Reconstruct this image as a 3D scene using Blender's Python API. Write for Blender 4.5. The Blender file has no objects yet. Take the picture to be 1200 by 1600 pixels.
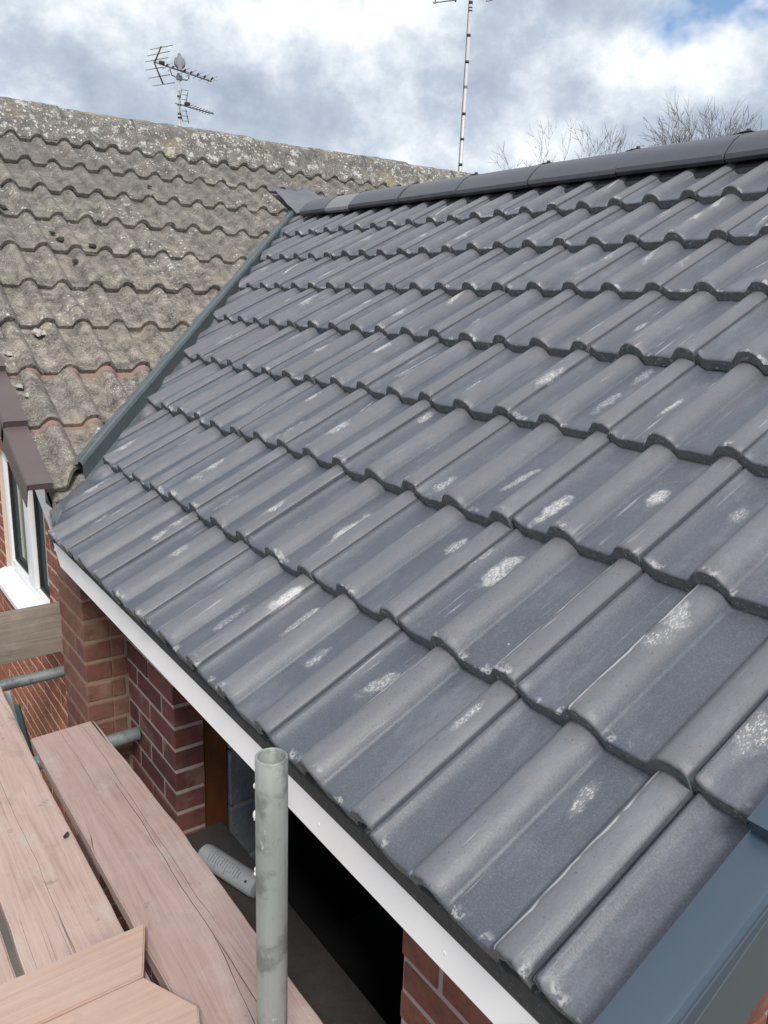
import bpy, bmesh, math, random
from mathutils import Vector, Matrix, noise as mnoise

random.seed(7)
S = bpy.context.scene
COL = S.collection
RAD = math.radians

# ------------------------------------------------------------------ camera
F_PX = 1255.5
CAM_POS = Vector((-0.5679, -2.2766, 0.7068))
YAW, PITCH, ROLL = 0.6346, 0.2533, 0.0340
fw = Vector((math.sin(YAW)*math.cos(PITCH), math.cos(YAW)*math.cos(PITCH), -math.sin(PITCH)))
rt = Vector((math.cos(YAW), -math.sin(YAW), 0))
up = rt.cross(fw)
r2 = math.cos(ROLL)*rt + math.sin(ROLL)*up
u2 = -math.sin(ROLL)*rt + math.cos(ROLL)*up
cd = bpy.data.cameras.new('camera')
cam = bpy.data.objects.new('camera', cd); COL.objects.link(cam)
M = Matrix((r2, u2, -fw)).transposed().to_4x4(); M.translation = CAM_POS
cam.matrix_world = M
cd.sensor_fit = 'VERTICAL'; cd.sensor_height = 36.0
cd.lens = F_PX/1600*36.0
cd.clip_start = 0.02; cd.clip_end = 2000
S.camera = cam

# ------------------------------------------------------------------ world, sun, exposure
SUN_DIR = Vector((-0.40, -0.80, 0.95)).normalized()       # towards the sun
EL = math.asin(SUN_DIR.z); AZ = math.atan2(SUN_DIR.x, SUN_DIR.y)
W = bpy.data.worlds.new('World'); S.world = W; W.use_nodes = True
nt = W.node_tree; nt.nodes.clear()
def wn(t, **k):
    n = nt.nodes.new(t)
    for a, b in k.items(): setattr(n, a, b)
    return n
def wl(a, b): nt.links.new(a, b)
wo = wn('ShaderNodeOutputWorld'); bg = wn('ShaderNodeBackground'); wl(bg.outputs[0], wo.inputs[0])
bg.inputs[1].default_value = 0.09
sky = wn('ShaderNodeTexSky', sky_type='NISHITA'); sky.sun_disc = False
sky.sun_elevation = EL; sky.sun_rotation = AZ % (2*math.pi); sky.air_density = 1.0; sky.dust_density = 0.5; sky.ozone_density = 2.5
tc = wn('ShaderNodeTexCoord')
def wnoise(scale, off, detail, rough, dist=0.0):
    m = wn('ShaderNodeMapping'); m.inputs['Scale'].default_value = scale; m.inputs['Location'].default_value = off
    wl(tc.outputs['Generated'], m.inputs[0])
    n = wn('ShaderNodeTexNoise'); n.inputs['Scale'].default_value = 1; n.inputs['Detail'].default_value = detail
    n.inputs['Roughness'].default_value = rough; n.inputs['Distortion'].default_value = dist
    wl(m.outputs[0], n.inputs['Vector']); return n.outputs[0]
def wramp(src, pts):
    r = wn('ShaderNodeValToRGB'); e = r.color_ramp.elements
    while len(e) < len(pts): e.new(0.5)
    for i, (p, c) in enumerate(pts):
        e[i].position = p; e[i].color = (c if len(c) == 4 else (*c, 1))
    wl(src, r.inputs[0]); return r.outputs[0]
CL_OFF = (4.4, 17.4, 4.1); CL_OFF2 = (18.4, 9.8, 12.2)
cov = wramp(wnoise((2.4, 2.4, 3.6), CL_OFF, 6, 0.55, 0.0), [(0.30, (0, 0, 0)), (0.36, (1, 1, 1))])
sh1 = wnoise((3.2, 3.2, 5.4), CL_OFF2, 2, 0.5, 0.0); sh2 = wnoise((8.0, 8.0, 10.0), (3.1, 7.7, 1.2), 7, 0.62, 0.0)
shm = wn('ShaderNodeMix', data_type='FLOAT'); shm.inputs[0].default_value = 0.45; wl(sh1, shm.inputs[2]); wl(sh2, shm.inputs[3]); shade = shm.outputs[0]
cloud = wramp(shade, [(0.37, (2.7, 3.2, 4.0)), (0.45, (3.8, 4.35, 5.1)), (0.50, (5.4, 5.9, 6.4)), (0.56, (7.6, 7.8, 8.0))])
mixw = wn('ShaderNodeMix', data_type='RGBA'); wl(cov, mixw.inputs[0]); wl(sky.outputs[0], mixw.inputs[6]); wl(cloud, mixw.inputs[7])
wl(mixw.outputs[2], bg.inputs[0])

sd = bpy.data.lights.new('sun', 'SUN'); sd.energy = 2.1; sd.angle = RAD(14); sd.color = (1.0, 0.95, 0.88)
so = bpy.data.objects.new('sun', sd); COL.objects.link(so)
so.rotation_euler = (-SUN_DIR).to_track_quat('-Z', 'Y').to_euler(); so.location = (-6, -5, 8)
S.view_settings.view_transform = 'Standard'; S.view_settings.look = 'None'
S.view_settings.exposure = 0.68; S.view_settings.gamma = 1.0; S.view_settings.use_curve_mapping = False
S.render.engine = 'CYCLES'

# ------------------------------------------------------------------ material helpers
class NB:
    def __init__(self, name):
        self.m = bpy.data.materials.new(name); self.m.use_nodes = True
        self.t = self.m.node_tree; self.t.nodes.clear()
        o = self.t.nodes.new('ShaderNodeOutputMaterial'); self.b = self.t.nodes.new('ShaderNodeBsdfPrincipled')
        self.t.links.new(self.b.outputs[0], o.inputs[0])
    def n(self, t, **k):
        x = self.t.nodes.new(t)
        for a, b in k.items(): setattr(x, a, b)
        return x
    def put(self, sock, v):
        if v is None: return
        if hasattr(v, 'is_output') or isinstance(v, bpy.types.NodeSocket): self.t.links.new(v, sock)
        else:
            if isinstance(v, tuple) and len(v) == 3 and sock.type == 'RGBA': v = (*v, 1)
            sock.default_value = v
    def coord(self, kind='Object'): return self.n('ShaderNodeTexCoord').outputs[kind]
    def world(self): return self.n('ShaderNodeNewGeometry').outputs['Position']
    def rnd(self): return self.n('ShaderNodeObjectInfo').outputs['Random']
    def map(self, v, scale=(1, 1, 1), loc=(0, 0, 0), rot=(0, 0, 0)):
        m = self.n('ShaderNodeMapping'); self.put(m.inputs[0], v); m.inputs['Scale'].default_value = scale
        self.put(m.inputs['Location'], loc); m.inputs['Rotation'].default_value = rot; return m.outputs[0]
    def shift(self, v, k=37.0):
        c = self.n('ShaderNodeCombineXYZ'); r = self.math('MULTIPLY', self.rnd(), k)
        self.put(c.inputs[0], r); self.put(c.inputs[1], self.math('MULTIPLY', r, 1.7)); self.put(c.inputs[2], r)
        a = self.n('ShaderNodeVectorMath', operation='ADD'); self.put(a.inputs[0], v); self.put(a.inputs[1], c.outputs[0]); return a.outputs[0]
    def noise(self, v, scale, detail=4, rough=0.55, dist=0.0):
        x = self.n('ShaderNodeTexNoise'); self.put(x.inputs['Vector'], v); x.inputs['Scale'].default_value = scale
        x.inputs['Detail'].default_value = detail; x.inputs['Roughness'].default_value = rough; x.inputs['Distortion'].default_value = dist
        return x.outputs[0]
    def voro(self, v, scale, feature='F1', out=0):
        x = self.n('ShaderNodeTexVoronoi', feature=feature); self.put(x.inputs['Vector'], v); x.inputs['Scale'].default_value = scale
        return x.outputs[out]
    def math(self, op, a, b=None, c=None, clamp=False):
        x = self.n('ShaderNodeMath', operation=op); x.use_clamp = clamp
        self.put(x.inputs[0], a); self.put(x.inputs[1], b); self.put(x.inputs[2], c); return x.outputs[0]
    def step(self, v, lo, hi):
        x = self.n('ShaderNodeMapRange'); x.interpolation_type = 'SMOOTHSTEP'
        self.put(x.inputs[0], v); self.put(x.inputs[1], lo); self.put(x.inputs[2], hi); return x.outputs[0]
    def ramp(self, v, pts):
        r = self.n('ShaderNodeValToRGB'); e = r.color_ramp.elements
        while len(e) < len(pts): e.new(0.5)
        for i, (p, c) in enumerate(pts): e[i].position = p; e[i].color = (*c, 1)
        self.put(r.inputs[0], v); return r.outputs[0]
    def mix(self, f, a, b, mode='MIX'):
        x = self.n('ShaderNodeMix', data_type='RGBA', blend_type=mode); self.put(x.inputs[0], f); self.put(x.inputs[6], a); self.put(x.inputs[7], b)
        return x.outputs[2]
    def sep(self, v):
        x = self.n('ShaderNodeSeparateXYZ'); self.put(x.inputs[0], v); return x.outputs
    def attr(self, name, out='Vector'):
        x = self.n('ShaderNodeAttribute', attribute_type='OBJECT', attribute_name=name); return x.outputs[out]
    def bump(self, h, strength=0.3, dist=0.01):
        x = self.n('ShaderNodeBump'); x.inputs['Strength'].default_value = strength; x.inputs['Distance'].default_value = dist
        self.put(x.inputs['Height'], h); self.put(self.b.inputs['Normal'], x.outputs[0])
    def out(self, col, rough=0.6, metal=0.0, spec=None):
        self.put(self.b.inputs['Base Color'], col); self.put(self.b.inputs['Roughness'], rough); self.put(self.b.inputs['Metallic'], metal)
        if spec is not None: self.b.inputs['Specular IOR Level'].default_value = spec
        return self.m

def mat_new_tile():
    b = NB('coated_concrete_tile'); oc = b.coord(); sc = b.shift(oc)
    base = b.mix(b.noise(sc, 9, 3), (0.060, 0.071, 0.093), (0.098, 0.109, 0.133))
    base = b.mix(b.math('MULTIPLY', b.step(b.noise(b.map(sc, (1, .35, 1)), 6, 2), .5, .72), .40), base, (0.142, 0.132, 0.148))
    base = b.mix(b.math('MULTIPLY', b.rnd(), .45), base, (0.092, 0.092, 0.112))
    gt = b.noise(sc, 420, 1, .5); base = b.mix(b.math('MULTIPLY', b.step(gt, .5, .70), .22), base, (0.20, 0.205, 0.22)); base = b.mix(b.math('MULTIPLY', b.step(gt, .48, .32), .22), base, (0.045, 0.05, 0.06))
    # pits and dark specks, thickest on the rolls; light contrast of rolls over pans painted in by height
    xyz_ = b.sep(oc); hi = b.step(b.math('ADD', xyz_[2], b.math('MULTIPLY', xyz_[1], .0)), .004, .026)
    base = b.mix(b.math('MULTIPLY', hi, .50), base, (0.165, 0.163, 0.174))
    pit = b.step(b.noise(b.map(sc, (1, .6, 1)), 260, 1), .68, .75)
    pitm = b.math('MULTIPLY', pit, b.step(b.math('ADD', xyz_[2], b.math('MULTIPLY', b.noise(sc, 14, 1), .02)), .014, .028))
    base = b.mix(b.math('MULTIPLY', pitm, .6), base, (0.055, 0.053, 0.054))
    xyz = b.sep(oc)
    # drag lines and efflorescence running down the tile
    fil = b.noise(b.map(sc, (1.0, .045, 1)), 120, 2, .6)
    dragm = b.math('MULTIPLY', b.step(fil, .60, .74), b.step(b.noise(b.map(sc, (1, .5, 1)), 11, 3), .50, .68))
    # one pale run along the shoulder of a roll
    wob = b.math('MULTIPLY', b.math('SUBTRACT', b.noise(b.map(sc, (0, 1, 0)), 9, 3), .5), .024)
    lx = b.math('SUBTRACT', xyz[0], b.math('ADD', b.sep(b.attr('run_at'))[0], wob))
    run = b.math('SUBTRACT', 1, b.step(b.math('ABSOLUTE', lx), .0009, .0034))
    run = b.math('MULTIPLY', run, b.step(b.noise(b.map(sc, (0, 1, 0)), 13, 3), .36, .50))
    # crusty white deposit at the nose, doubling as painted sky glint on its edge
    nose = b.math('SUBTRACT', 1, b.step(xyz[1], .004, .020))
    crust_glint = b.math('MULTIPLY', nose, b.step(b.noise(b.map(sc, (1, .7, 1)), 26, 2), .55, .62))
    crust_glint = b.math('MULTIPLY', crust_glint, b.step(b.noise(sc, 160, 3), .40, .55))
    # scuffed boot marks: an oval centred per tile
    dwob = b.math('MULTIPLY', b.math('SUBTRACT', b.noise(sc, 38, 2), .5), 1.5)
    g = b.noise(b.map(sc, (1, .42, 1), (0, 0, 0), (0, 0, .9)), 330, 2, .75)
    def scuff(a, c):
        A = b.sep(b.attr(a)); Cc = b.sep(b.attr(c))
        dx = b.math('SUBTRACT', xyz[0], A[0]); dy = b.math('SUBTRACT', xyz[1], A[1])
        ca = b.math('COSINE', A[2]); sa = b.math('SINE', A[2])
        ex = b.math('DIVIDE', b.math('SUBTRACT', b.math('MULTIPLY', dx, ca), b.math('MULTIPLY', dy, sa)), b.math('MAXIMUM', Cc[1], .001))
        ey = b.math('DIVIDE', b.math('ADD', b.math('MULTIPLY', dx, sa), b.math('MULTIPLY', dy, ca)), b.math('MAXIMUM', Cc[0], .001))
        d = b.math('SQRT', b.math('ADD', b.math('MULTIPLY', ex, ex), b.math('MULTIPLY', ey, ey)))
        d = b.math('ADD', d, dwob)
        f = b.math('SUBTRACT', 1, b.step(d, .35, 1.05))
        thr = b.math('SUBTRACT', .66, b.math('MULTIPLY', Cc[2], .19))
        return b.math('MAXIMUM', b.math('MULTIPLY', f, b.step(g, b.math('SUBTRACT', thr, .09), b.math('ADD', thr, .09))), b.math('MULTIPLY', b.math('MULTIPLY', f, Cc[2]), .38))
    s1 = scuff('scuff_place', 'scuff_size'); s2 = scuff('scuff_place_b', 'scuff_size_b')
    wear = b.math('MULTIPLY', b.math('MAXIMUM', s1, s2), .78)
    wear = b.math('MAXIMUM', wear, b.math('MULTIPLY', dragm, .5)); wear = b.math('MAXIMUM', wear, b.math('MULTIPLY', run, .75))
    wear = b.math('MAXIMUM', wear, b.math('MULTIPLY', crust_glint, .5))
    veil = b.math('MULTIPLY', b.step(b.noise(b.map(sc, (1, .35, 1)), 11, 5, .75), .46, .74), .28)
    base = b.mix(veil, base, (0.27, 0.285, 0.31))
    col = b.mix(b.math('MULTIPLY', wear, .9), base, (0.62, 0.61, 0.60))
    b.bump(b.noise(sc, 260, 2, .7), .30, .0016)
    return b.out(col, b.math('ADD', .40, b.math('MULTIPLY', b.noise(sc, 18, 3), .18)), 0, .5)

def mat_rough_concrete(name, c1, c2, sc_=60):
    b = NB(name); sc = b.shift(b.coord())
    n1 = b.noise(sc, sc_, 5, .6); n2 = b.voro(sc, 190)
    col = b.mix(n1, c1, c2); col = b.mix(b.step(b.noise(sc, 120, 3), .62, .70), col, tuple(min(1, 1.9*x) for x in c2))
    b.bump(n1, .9, .006)
    return b.out(col, .9)

def mat_old_tile(name='weathered_concrete_tile', lichen=0.0):
    b = NB(name); oc = b.coord(); sc = b.shift(oc); w = b.world()
    n = b.noise(sc, 16, 6, .65)
    col = b.ramp(n, [(.32, (0.065, 0.059, 0.054)), (.5, (0.190, 0.171, 0.148)), (.68, (0.37, 0.33, 0.28))])
    col = b.mix(b.math('MULTIPLY', b.rnd(), .35), col, (0.150, 0.139, 0.128))
    grit = b.noise(sc, 110, 3, .9)
    col = b.mix(b.math('MULTIPLY', b.step(grit, .53, .66), .6), col, (0.46, 0.42, 0.37))
    col = b.mix(b.math('MULTIPLY', b.step(grit, .47, .33), .75), col, (0.035, 0.032, 0.028))
    # weathered higher courses greyer and darker, lower ones sandier
    hz = b.step(b.sep(w)[2], .5, 1.7)
    col = b.mix(b.math('MULTIPLY', hz, .42), col, (0.110, 0.110, 0.110))
    col = b.mix(b.math('MULTIPLY', b.step(b.noise(w, 5, 3), .50, .68), b.math('MULTIPLY', b.math('SUBTRACT', 1, hz), .4)), col, (0.34, 0.295, 0.23))
    # algae tint
    col = b.mix(b.math('MULTIPLY', b.step(b.noise(sc, 7, 3), .58, .75), .35), col, (0.15, 0.15, 0.115))
    # black growth
    col = b.mix(b.math('MULTIPLY', b.step(b.noise(b.map(w, (1, 1, 1), (3, 1, 5)), 13, 4, .75), .55, .70), .5), col, (0.06, 0.06, 0.056))
    # lichen discs
    ld = b.voro(w, 34); lm = b.math('MULTIPLY', b.step(b.math('ADD', ld, b.math('MULTIPLY', b.noise(w, 130, 2), .25)), .40, .30),
        b.step(b.math('ADD', b.noise(w, 3.2, 4, .6), b.math('ADD', lichen, b.math('MULTIPLY', hz, .05))), .53, .63))
    fine = b.math('MULTIPLY', b.step(b.voro(w, 85), .25, .18), b.step(b.math('ADD', b.noise(b.map(w, (1, 1, 1), (9, 2, 1)), 7, 4), lichen*.8), .52, .64))
    lm = b.math('MAXIMUM', lm, fine)
    col = b.mix(b.math('MULTIPLY', lm, .85), col, (0.56, 0.56, 0.53))
    if lichen:
        big = b.step(b.noise(b.map(w, (1, 1, 1), (2, 8, 1)), 17, 5, .8), .545, .60)
        col = b.mix(b.math('MULTIPLY', big, .65), col, (0.58, 0.58, 0.56))
        col = b.mix(b.math('MULTIPLY', b.step(b.noise(b.map(w, (1, 1, 1), (5, 5, 1)), 4, 4), .57, .68), .55), col, (0.30, 0.255, 0.15))
    b.bump(b.noise(sc, 90, 3, .8), .8, .006)
    return b.out(col, .92, 0, .25)

def mat_brick(name, c1, c2, c3, rustic=0.0):
    b = NB(name); sc = b.shift(b.coord(), 91)
    col = b.ramp(b.rnd(), [(0.0, c1), (.5, c2), (1.0, c3)])
    n = b.noise(sc, 22, 5, .65)
    col = b.mix(b.math('MULTIPLY', b.step(n, .42, .70), .5), col, tuple(x*.45 for x in c1))
    col = b.mix(b.math('MULTIPLY', b.step(b.noise(sc, 8, 4), .54, .72), .30), col, (0.33, 0.25, 0.20))
    gr = b.noise(sc, 240, 3)
    col = b.mix(b.math('MULTIPLY', b.step(gr, .58, .75), .35), col, tuple(min(1, x*1.8) for x in c2))
    h = b.math('ADD', n, b.math('MULTIPLY', gr, .6))
    if rustic:
        cr = b.noise(b.map(sc, (1, .5, 2.6), rot=(0.5, 0, 0)), 34, 5, .7, .6); h = b.math('ADD', h, b.math('MULTIPLY', cr, 3.0*rustic))
        col = b.mix(b.math('MULTIPLY', b.step(cr, .55, .40), .6), col, (0.13, 0.035, 0.02))
    b.bump(h, .7 if rustic else .45, .006 if rustic else .004)
    return b.out(col, .85, 0, .3)

def mat_plain(name, c1, c2, scale=20, rough=.6, metal=0.0, bump=0.15, spec=None, dist=.003, stretch=(1, 1, 1), obj=True):
    b = NB(name); v = b.shift(b.coord()) if obj else b.world()
    v = b.map(v, stretch); n = b.noise(v, scale, 5, .6)
    col = b.mix(n, c1, c2)
    if bump: b.bump(b.noise(v, scale*5, 3), bump, dist)
    return b.out(col, b.math('ADD', rough-.06, b.math('MULTIPLY', n, .12)), metal, spec)

def mat_wood(name, light, mid, dark, stain=.5, crack=1.0, split=None):
    # grain along local y
    b = NB(name); sc = b.shift(b.coord(), 23)
    wv = b.noise(b.map(sc, (1, .06, 1)), 6, 3, .5)
    warp = b.n('ShaderNodeCombineXYZ'); b.put(warp.inputs[0], b.math('MULTIPLY', wv, .18))
    a = b.n('ShaderNodeVectorMath', operation='ADD'); b.put(a.inputs[0], sc); b.put(a.inputs[1], warp.outputs[0]); g0 = a.outputs[0]
    grain = b.noise(b.map(g0, (1, .025, 1)), 95, 4, .65)
    fine = b.noise(b.map(g0, (1, .02, 1)), 420, 3, .6)
    col = b.ramp(grain, [(.22, dark), (.44, mid), (.66, light)])
    col = b.mix(b.math('MULTIPLY', b.step(fine, .5, .75), .30), col, dark)
    col = b.mix(b.math('MULTIPLY', b.step(b.noise(sc, 5, 5, .6), .42, .72), .55), col, light)
    col = b.mix(b.math('MULTIPLY', b.step(b.noise(b.map(sc, (1, .5, 1)), 9, 5, .65), .52, .75), stain*.6), col, tuple(.62*x for x in mid))
    blot = b.math('MULTIPLY', b.step(b.noise(sc, 13, 3, .65), .655, .70), stain)
    col = b.mix(b.math('MULTIPLY', blot, .6), col, (0.17, 0.165, 0.14))
    dust = b.math('MULTIPLY', b.step(b.noise(b.map(sc, (1, .7, 1), (5, 2, 1)), 10, 5, .7), .50, .68), .45*stain); col = b.mix(dust, col, (0.50, 0.47, 0.44))
    spk = b.step(b.voro(sc, 55), .085, .06); col = b.mix(b.math('MULTIPLY', spk, .5*stain), col, (0.09, 0.06, 0.05))
    ck = b.noise(b.map(g0, (1, .012, 1)), 15, 2, .5)
    ckl = b.math('MULTIPLY', b.math('SUBTRACT', 1, b.step(b.math('ABSOLUTE', b.math('SUBTRACT', ck, .5)), .0025, .0075)), b.step(b.noise(b.map(sc, (1, .35, 1)), 5, 2), .50, .60))
    ckl = b.math('MULTIPLY', ckl, crack)
    col = b.mix(b.math('MULTIPLY', ckl, .85), col, (0.045, 0.03, 0.027))
    if split is not None:
        oc = b.sep(b.coord())
        for at, w_, lo, hi in split:
            wb = b.math('MULTIPLY', b.math('SUBTRACT', b.noise(b.map(b.coord(), (0, 1, 0), (at*90, 0, 0)), 2.2, 3, .5), .5), .035)
            ln = b.math('SUBTRACT', 1, b.step(b.math('ABSOLUTE', b.math('SUBTRACT', oc[0], b.math('ADD', wb, at))), w_*.45, w_))
            ln = b.math('MULTIPLY', ln, b.math('MULTIPLY', b.step(oc[1], lo, lo+.1), b.step(oc[1], hi, hi-.1)))
            ckl = b.math('MAXIMUM', ckl, ln)
        col = b.mix(b.math('MULTIPLY', ckl, .85), col, (0.045, 0.03, 0.027))
    sm = b.noise(b.map(sc, (1, .3, 1), rot=(0, 0, .6)), 60, 3); scr = b.math('MULTIPLY', b.step(sm, .72, .76), crack)
    col = b.mix(b.math('MULTIPLY', scr, .12), col, tuple(.4*x for x in mid))
    b.bump(fine, .35, .002)
    return b.out(col, .78, 0, .3)

def mat_galv(name, c1, c2, metal=.25):
    b = NB(name); sc = b.coord()
    st = b.noise(b.map(sc, (1, 1, .06)), 60, 4, .65); bl = b.noise(sc, 14, 5, .65)
    col = b.mix(st, c1, c2); col = b.mix(b.math('MULTIPLY', b.step(bl, .47, .62), .6), col, tuple(.45*x for x in c1))
    col = b.mix(b.math('MULTIPLY', b.step(b.noise(b.map(sc, (1, 1, .5), (4, 1, 2)), 38, 4, .7), .64, .70), .7), col, (0.60, 0.60, 0.56))
    col = b.mix(b.math('MULTIPLY', b.step(b.noise(b.map(sc, (1, 1, .25), (1, 7, 2)), 45, 4, .7), .66, .72), .6), col, (0.10, 0.11, 0.10))
    b.bump(b.math('ADD', b.noise(sc, 120, 3), b.math('MULTIPLY', bl, .8)), .35, .002)
    return b.out(col, b.math('ADD', .42, b.math('MULTIPLY', st, .25)), metal)

def mat_glass():
    b = NB('window_glass'); return b.out((0.085, 0.112, 0.110), .03, 0, .9)  # base colour lightened to stand in for pale reflections

MT = dict(
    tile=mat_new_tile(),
    nose=mat_rough_concrete('raw_tile_edge', (0.06, 0.067, 0.070), (0.20, 0.212, 0.215), 80),
    old=mat_old_tile(), oldridge=mat_old_tile('weathered_ridge', .085),
    bedding=mat_plain('pink_bedding_mortar', (0.26, 0.16, 0.14), (0.33, 0.215, 0.19), 40, .9),
    ridge=mat_plain('coated_ridge_tile', (0.046, 0.050, 0.063), (0.080, 0.084, 0.100), 16, .40, 0, .2),
    ridgepale=mat_plain('dusty_ridge_tile', (0.15, 0.155, 0.165), (0.22, 0.225, 0.235), 16, .5, 0, .2),
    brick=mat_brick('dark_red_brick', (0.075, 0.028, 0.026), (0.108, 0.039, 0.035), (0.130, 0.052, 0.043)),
    brickpier=mat_brick('brown_red_brick', (0.13, 0.066, 0.048), (0.165, 0.082, 0.058), (0.135, 0.056, 0.047)),
    bricklit=mat_brick('lit_red_brick', (0.145, 0.060, 0.044), (0.175, 0.073, 0.051), (0.155, 0.052, 0.044)),  # lit copy of the dark red brick, brightness put into the colour
    rustic=mat_brick('rustic_orange_brick', (0.30, 0.105, 0.060), (0.38, 0.150, 0.085), (0.33, 0.110, 0.068), .5),
    mortar=mat_plain('grey_mortar', (0.22, 0.195, 0.175), (0.33, 0.295, 0.26), 50, .95, 0, .6),
    mortarp=mat_plain('buff_mortar', (0.17, 0.115, 0.085), (0.25, 0.175, 0.13), 50, .95, 0, .6),
    mortarr=mat_plain('pale_mortar', (0.48, 0.38, 0.30), (0.60, 0.49, 0.40), 50, .95, 0, .6),
    white=mat_plain('white_plastic', (0.83, 0.84, 0.86), (0.88, 0.89, 0.90), 9, .32, 0, .02),
    glass=mat_glass(),
    rubber=mat_plain('black_gasket', (0.012, 0.012, 0.012), (0.02, 0.02, 0.02), 30, .6),
    verge=mat_plain('blue_grey_plastic', (0.040, 0.062, 0.088), (0.051, 0.074, 0.101), 7, .30, 0, .03),
    barge=mat_plain('anthracite_gloss', (0.045, 0.066, 0.074), (0.060, 0.082, 0.090), 7, .12, 0, .02),
    brown=mat_plain('brown_plastic', (0.088, 0.066, 0.066), (0.125, 0.098, 0.096), 9, .45, 0, .06),
    gully=mat_plain('grey_fibreglass', (0.17, 0.22, 0.245), (0.28, 0.33, 0.355), 12, .32, .1, .15, None, .003, (1, 1, 1)),
    lead=mat_plain('lead_sheet', (0.24, 0.265, 0.30), (0.40, 0.425, 0.46), 10, .40, .25, .2),
    felt=mat_plain('roof_underlay', (0.020, 0.023, 0.030), (0.032, 0.036, 0.045), 20, .8),
    foam=mat_plain('stained_orange_timber', (0.022, 0.007, 0.005), (0.16, 0.055, 0.012), 16, .6, 0, .2, None, .003, (1, 1, .5)),
    block=mat_rough_concrete('grey_concrete_block', (0.10, 0.125, 0.150), (0.17, 0.20, 0.225), 40),
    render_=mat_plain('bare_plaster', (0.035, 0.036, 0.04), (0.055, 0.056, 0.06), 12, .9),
    board=mat_wood('pink_grey_scaffold_wood', (0.44, 0.335, 0.31), (0.38, 0.275, 0.25), (0.27, 0.185, 0.17), .6, 1.0, [(.012, .0014, -.6, .9), (.030, .0009, .1, 1.3), (-.040, .0008, .8, 1.36)]),
    boardb=mat_wood('pale_pink_scaffold_wood', (0.51, 0.39, 0.345), (0.445, 0.325, 0.285), (0.34, 0.235, 0.205), .8, .45, [(-.03, .0007, -.2, 1.1)]),
    deck=mat_wood('clean_orange_plank_wood', (0.52, 0.375, 0.31), (0.46, 0.325, 0.265), (0.39, 0.265, 0.215), .18, .35),
    greywood=mat_wood('silvered_wood', (0.30, 0.265, 0.225), (0.235, 0.205, 0.170), (0.15, 0.128, 0.104), .5, .8),
    galv=mat_galv('galvanised_tube', (0.22, 0.240, 0.230), (0.38, 0.405, 0.39)),
    galvd=mat_galv('dull_galvanised_tube', (0.15, 0.18, 0.19), (0.25, 0.29, 0.30)),
    splash=mat_plain('dried_cement', (0.55, 0.55, 0.52), (0.68, 0.68, 0.65), 40, .9, 0, .4),
    alu=mat_plain('weathered_aluminium', (0.20, 0.20, 0.20), (0.32, 0.32, 0.32), 30, .5, .4, .1),
    alupale=mat_plain('pale_aluminium_mast', (0.42, 0.42, 0.42), (0.55, 0.55, 0.54), 10, .45, .2, .1, None, .002, (1, 1, .1)),
    black=mat_plain('black_plastic', (0.015, 0.016, 0.018), (0.03, 0.03, 0.032), 20, .55),
    pigeon=mat_plain('pigeon_feathers', (0.14, 0.145, 0.16), (0.25, 0.25, 0.27), 60, .8, 0, .4, None, .004),
    bark=mat_plain('grey_brown_bark', (0.075, 0.062, 0.052), (0.13, 0.11, 0.09), 8, .9),
    bottle=mat_plain('grey_white_cartridge', (0.25, 0.265, 0.285), (0.32, 0.335, 0.355), 14, .5, 0, .1),
    ink=mat_plain('grey_print', (0.09, 0.10, 0.11), (0.12, 0.13, 0.14), 40, .6, 0, 0),
    greyboard=mat_plain('pale_grey_plastic', (0.36, 0.41, 0.42), (0.44, 0.48, 0.49), 8, .5),
    teal=mat_plain('teal_plastic', (0.06, 0.135, 0.14), (0.09, 0.17, 0.175), 8, .5),
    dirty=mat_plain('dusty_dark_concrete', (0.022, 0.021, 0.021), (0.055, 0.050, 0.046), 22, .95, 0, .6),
    eaves=mat_rough_concrete('dark_eaves_bedding', (0.022, 0.024, 0.025), (0.065, 0.069, 0.070), 70),
    moss=mat_plain('dark_moss', (0.022, 0.022, 0.016), (0.06, 0.056, 0.04), 90, .95, 0, .8, None, .006),
    lime=mat_plain('pale_lime_crust', (0.34, 0.32, 0.29), (0.52, 0.50, 0.46), 120, .95, 0, .8, None, .004),
    leaf=mat_plain('dry_leaf', (0.05, 0.048, 0.035), (0.09, 0.085, 0.06), 60, .7),
    ground=mat_plain('gravel_ground', (0.10, 0.095, 0.085), (0.20, 0.19, 0.165), 3, .95, 0, .5, None, .02, (1, 1, 1), False),
)

# ------------------------------------------------------------------ object helpers
def tag(o, label=None, cat=None, group=None, kind=None):
    for k, x in (('label', label), ('category', cat), ('group', group), ('kind', kind)):
        if x: o[k] = x
    return o
def empty(name, loc, label, cat, group=None):
    o = bpy.data.objects.new(name, None); COL.objects.link(o); o.location = loc
    o.empty_display_size = .1; return tag(o, label, cat, group)
def link(name, me, parent=None, mw=None, mats=None):
    o = bpy.data.objects.new(name, me); COL.objects.link(o)
    if mats and not me.materials:
        for m in mats: me.materials.append(MT[m])
    if parent is not None:
        o.parent = parent; o.matrix_parent_inverse = parent_inv(parent)
    if mw is not None: o.matrix_basis = mw
    return o
_inv = {}
def world_of(o):
    m = o.matrix_basis.copy() if not (o.type == 'EMPTY') else Matrix.Translation(o.location)
    return m if o.parent is None else world_of(o.parent) @ o.matrix_parent_inverse @ m
def parent_inv(p): return world_of(p).inverted()
def bm_obj(name, bm, mats, parent=None, smooth=None, mw=None):
    me = bpy.data.meshes.new(name); bm.to_mesh(me); bm.free()
    for m in (mats if isinstance(mats, (list, tuple)) else [mats]): me.materials.append(MT[m])
    if smooth is not None: smooth_by_angle(me, smooth)
    return link(name, me, parent, mw)
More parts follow.
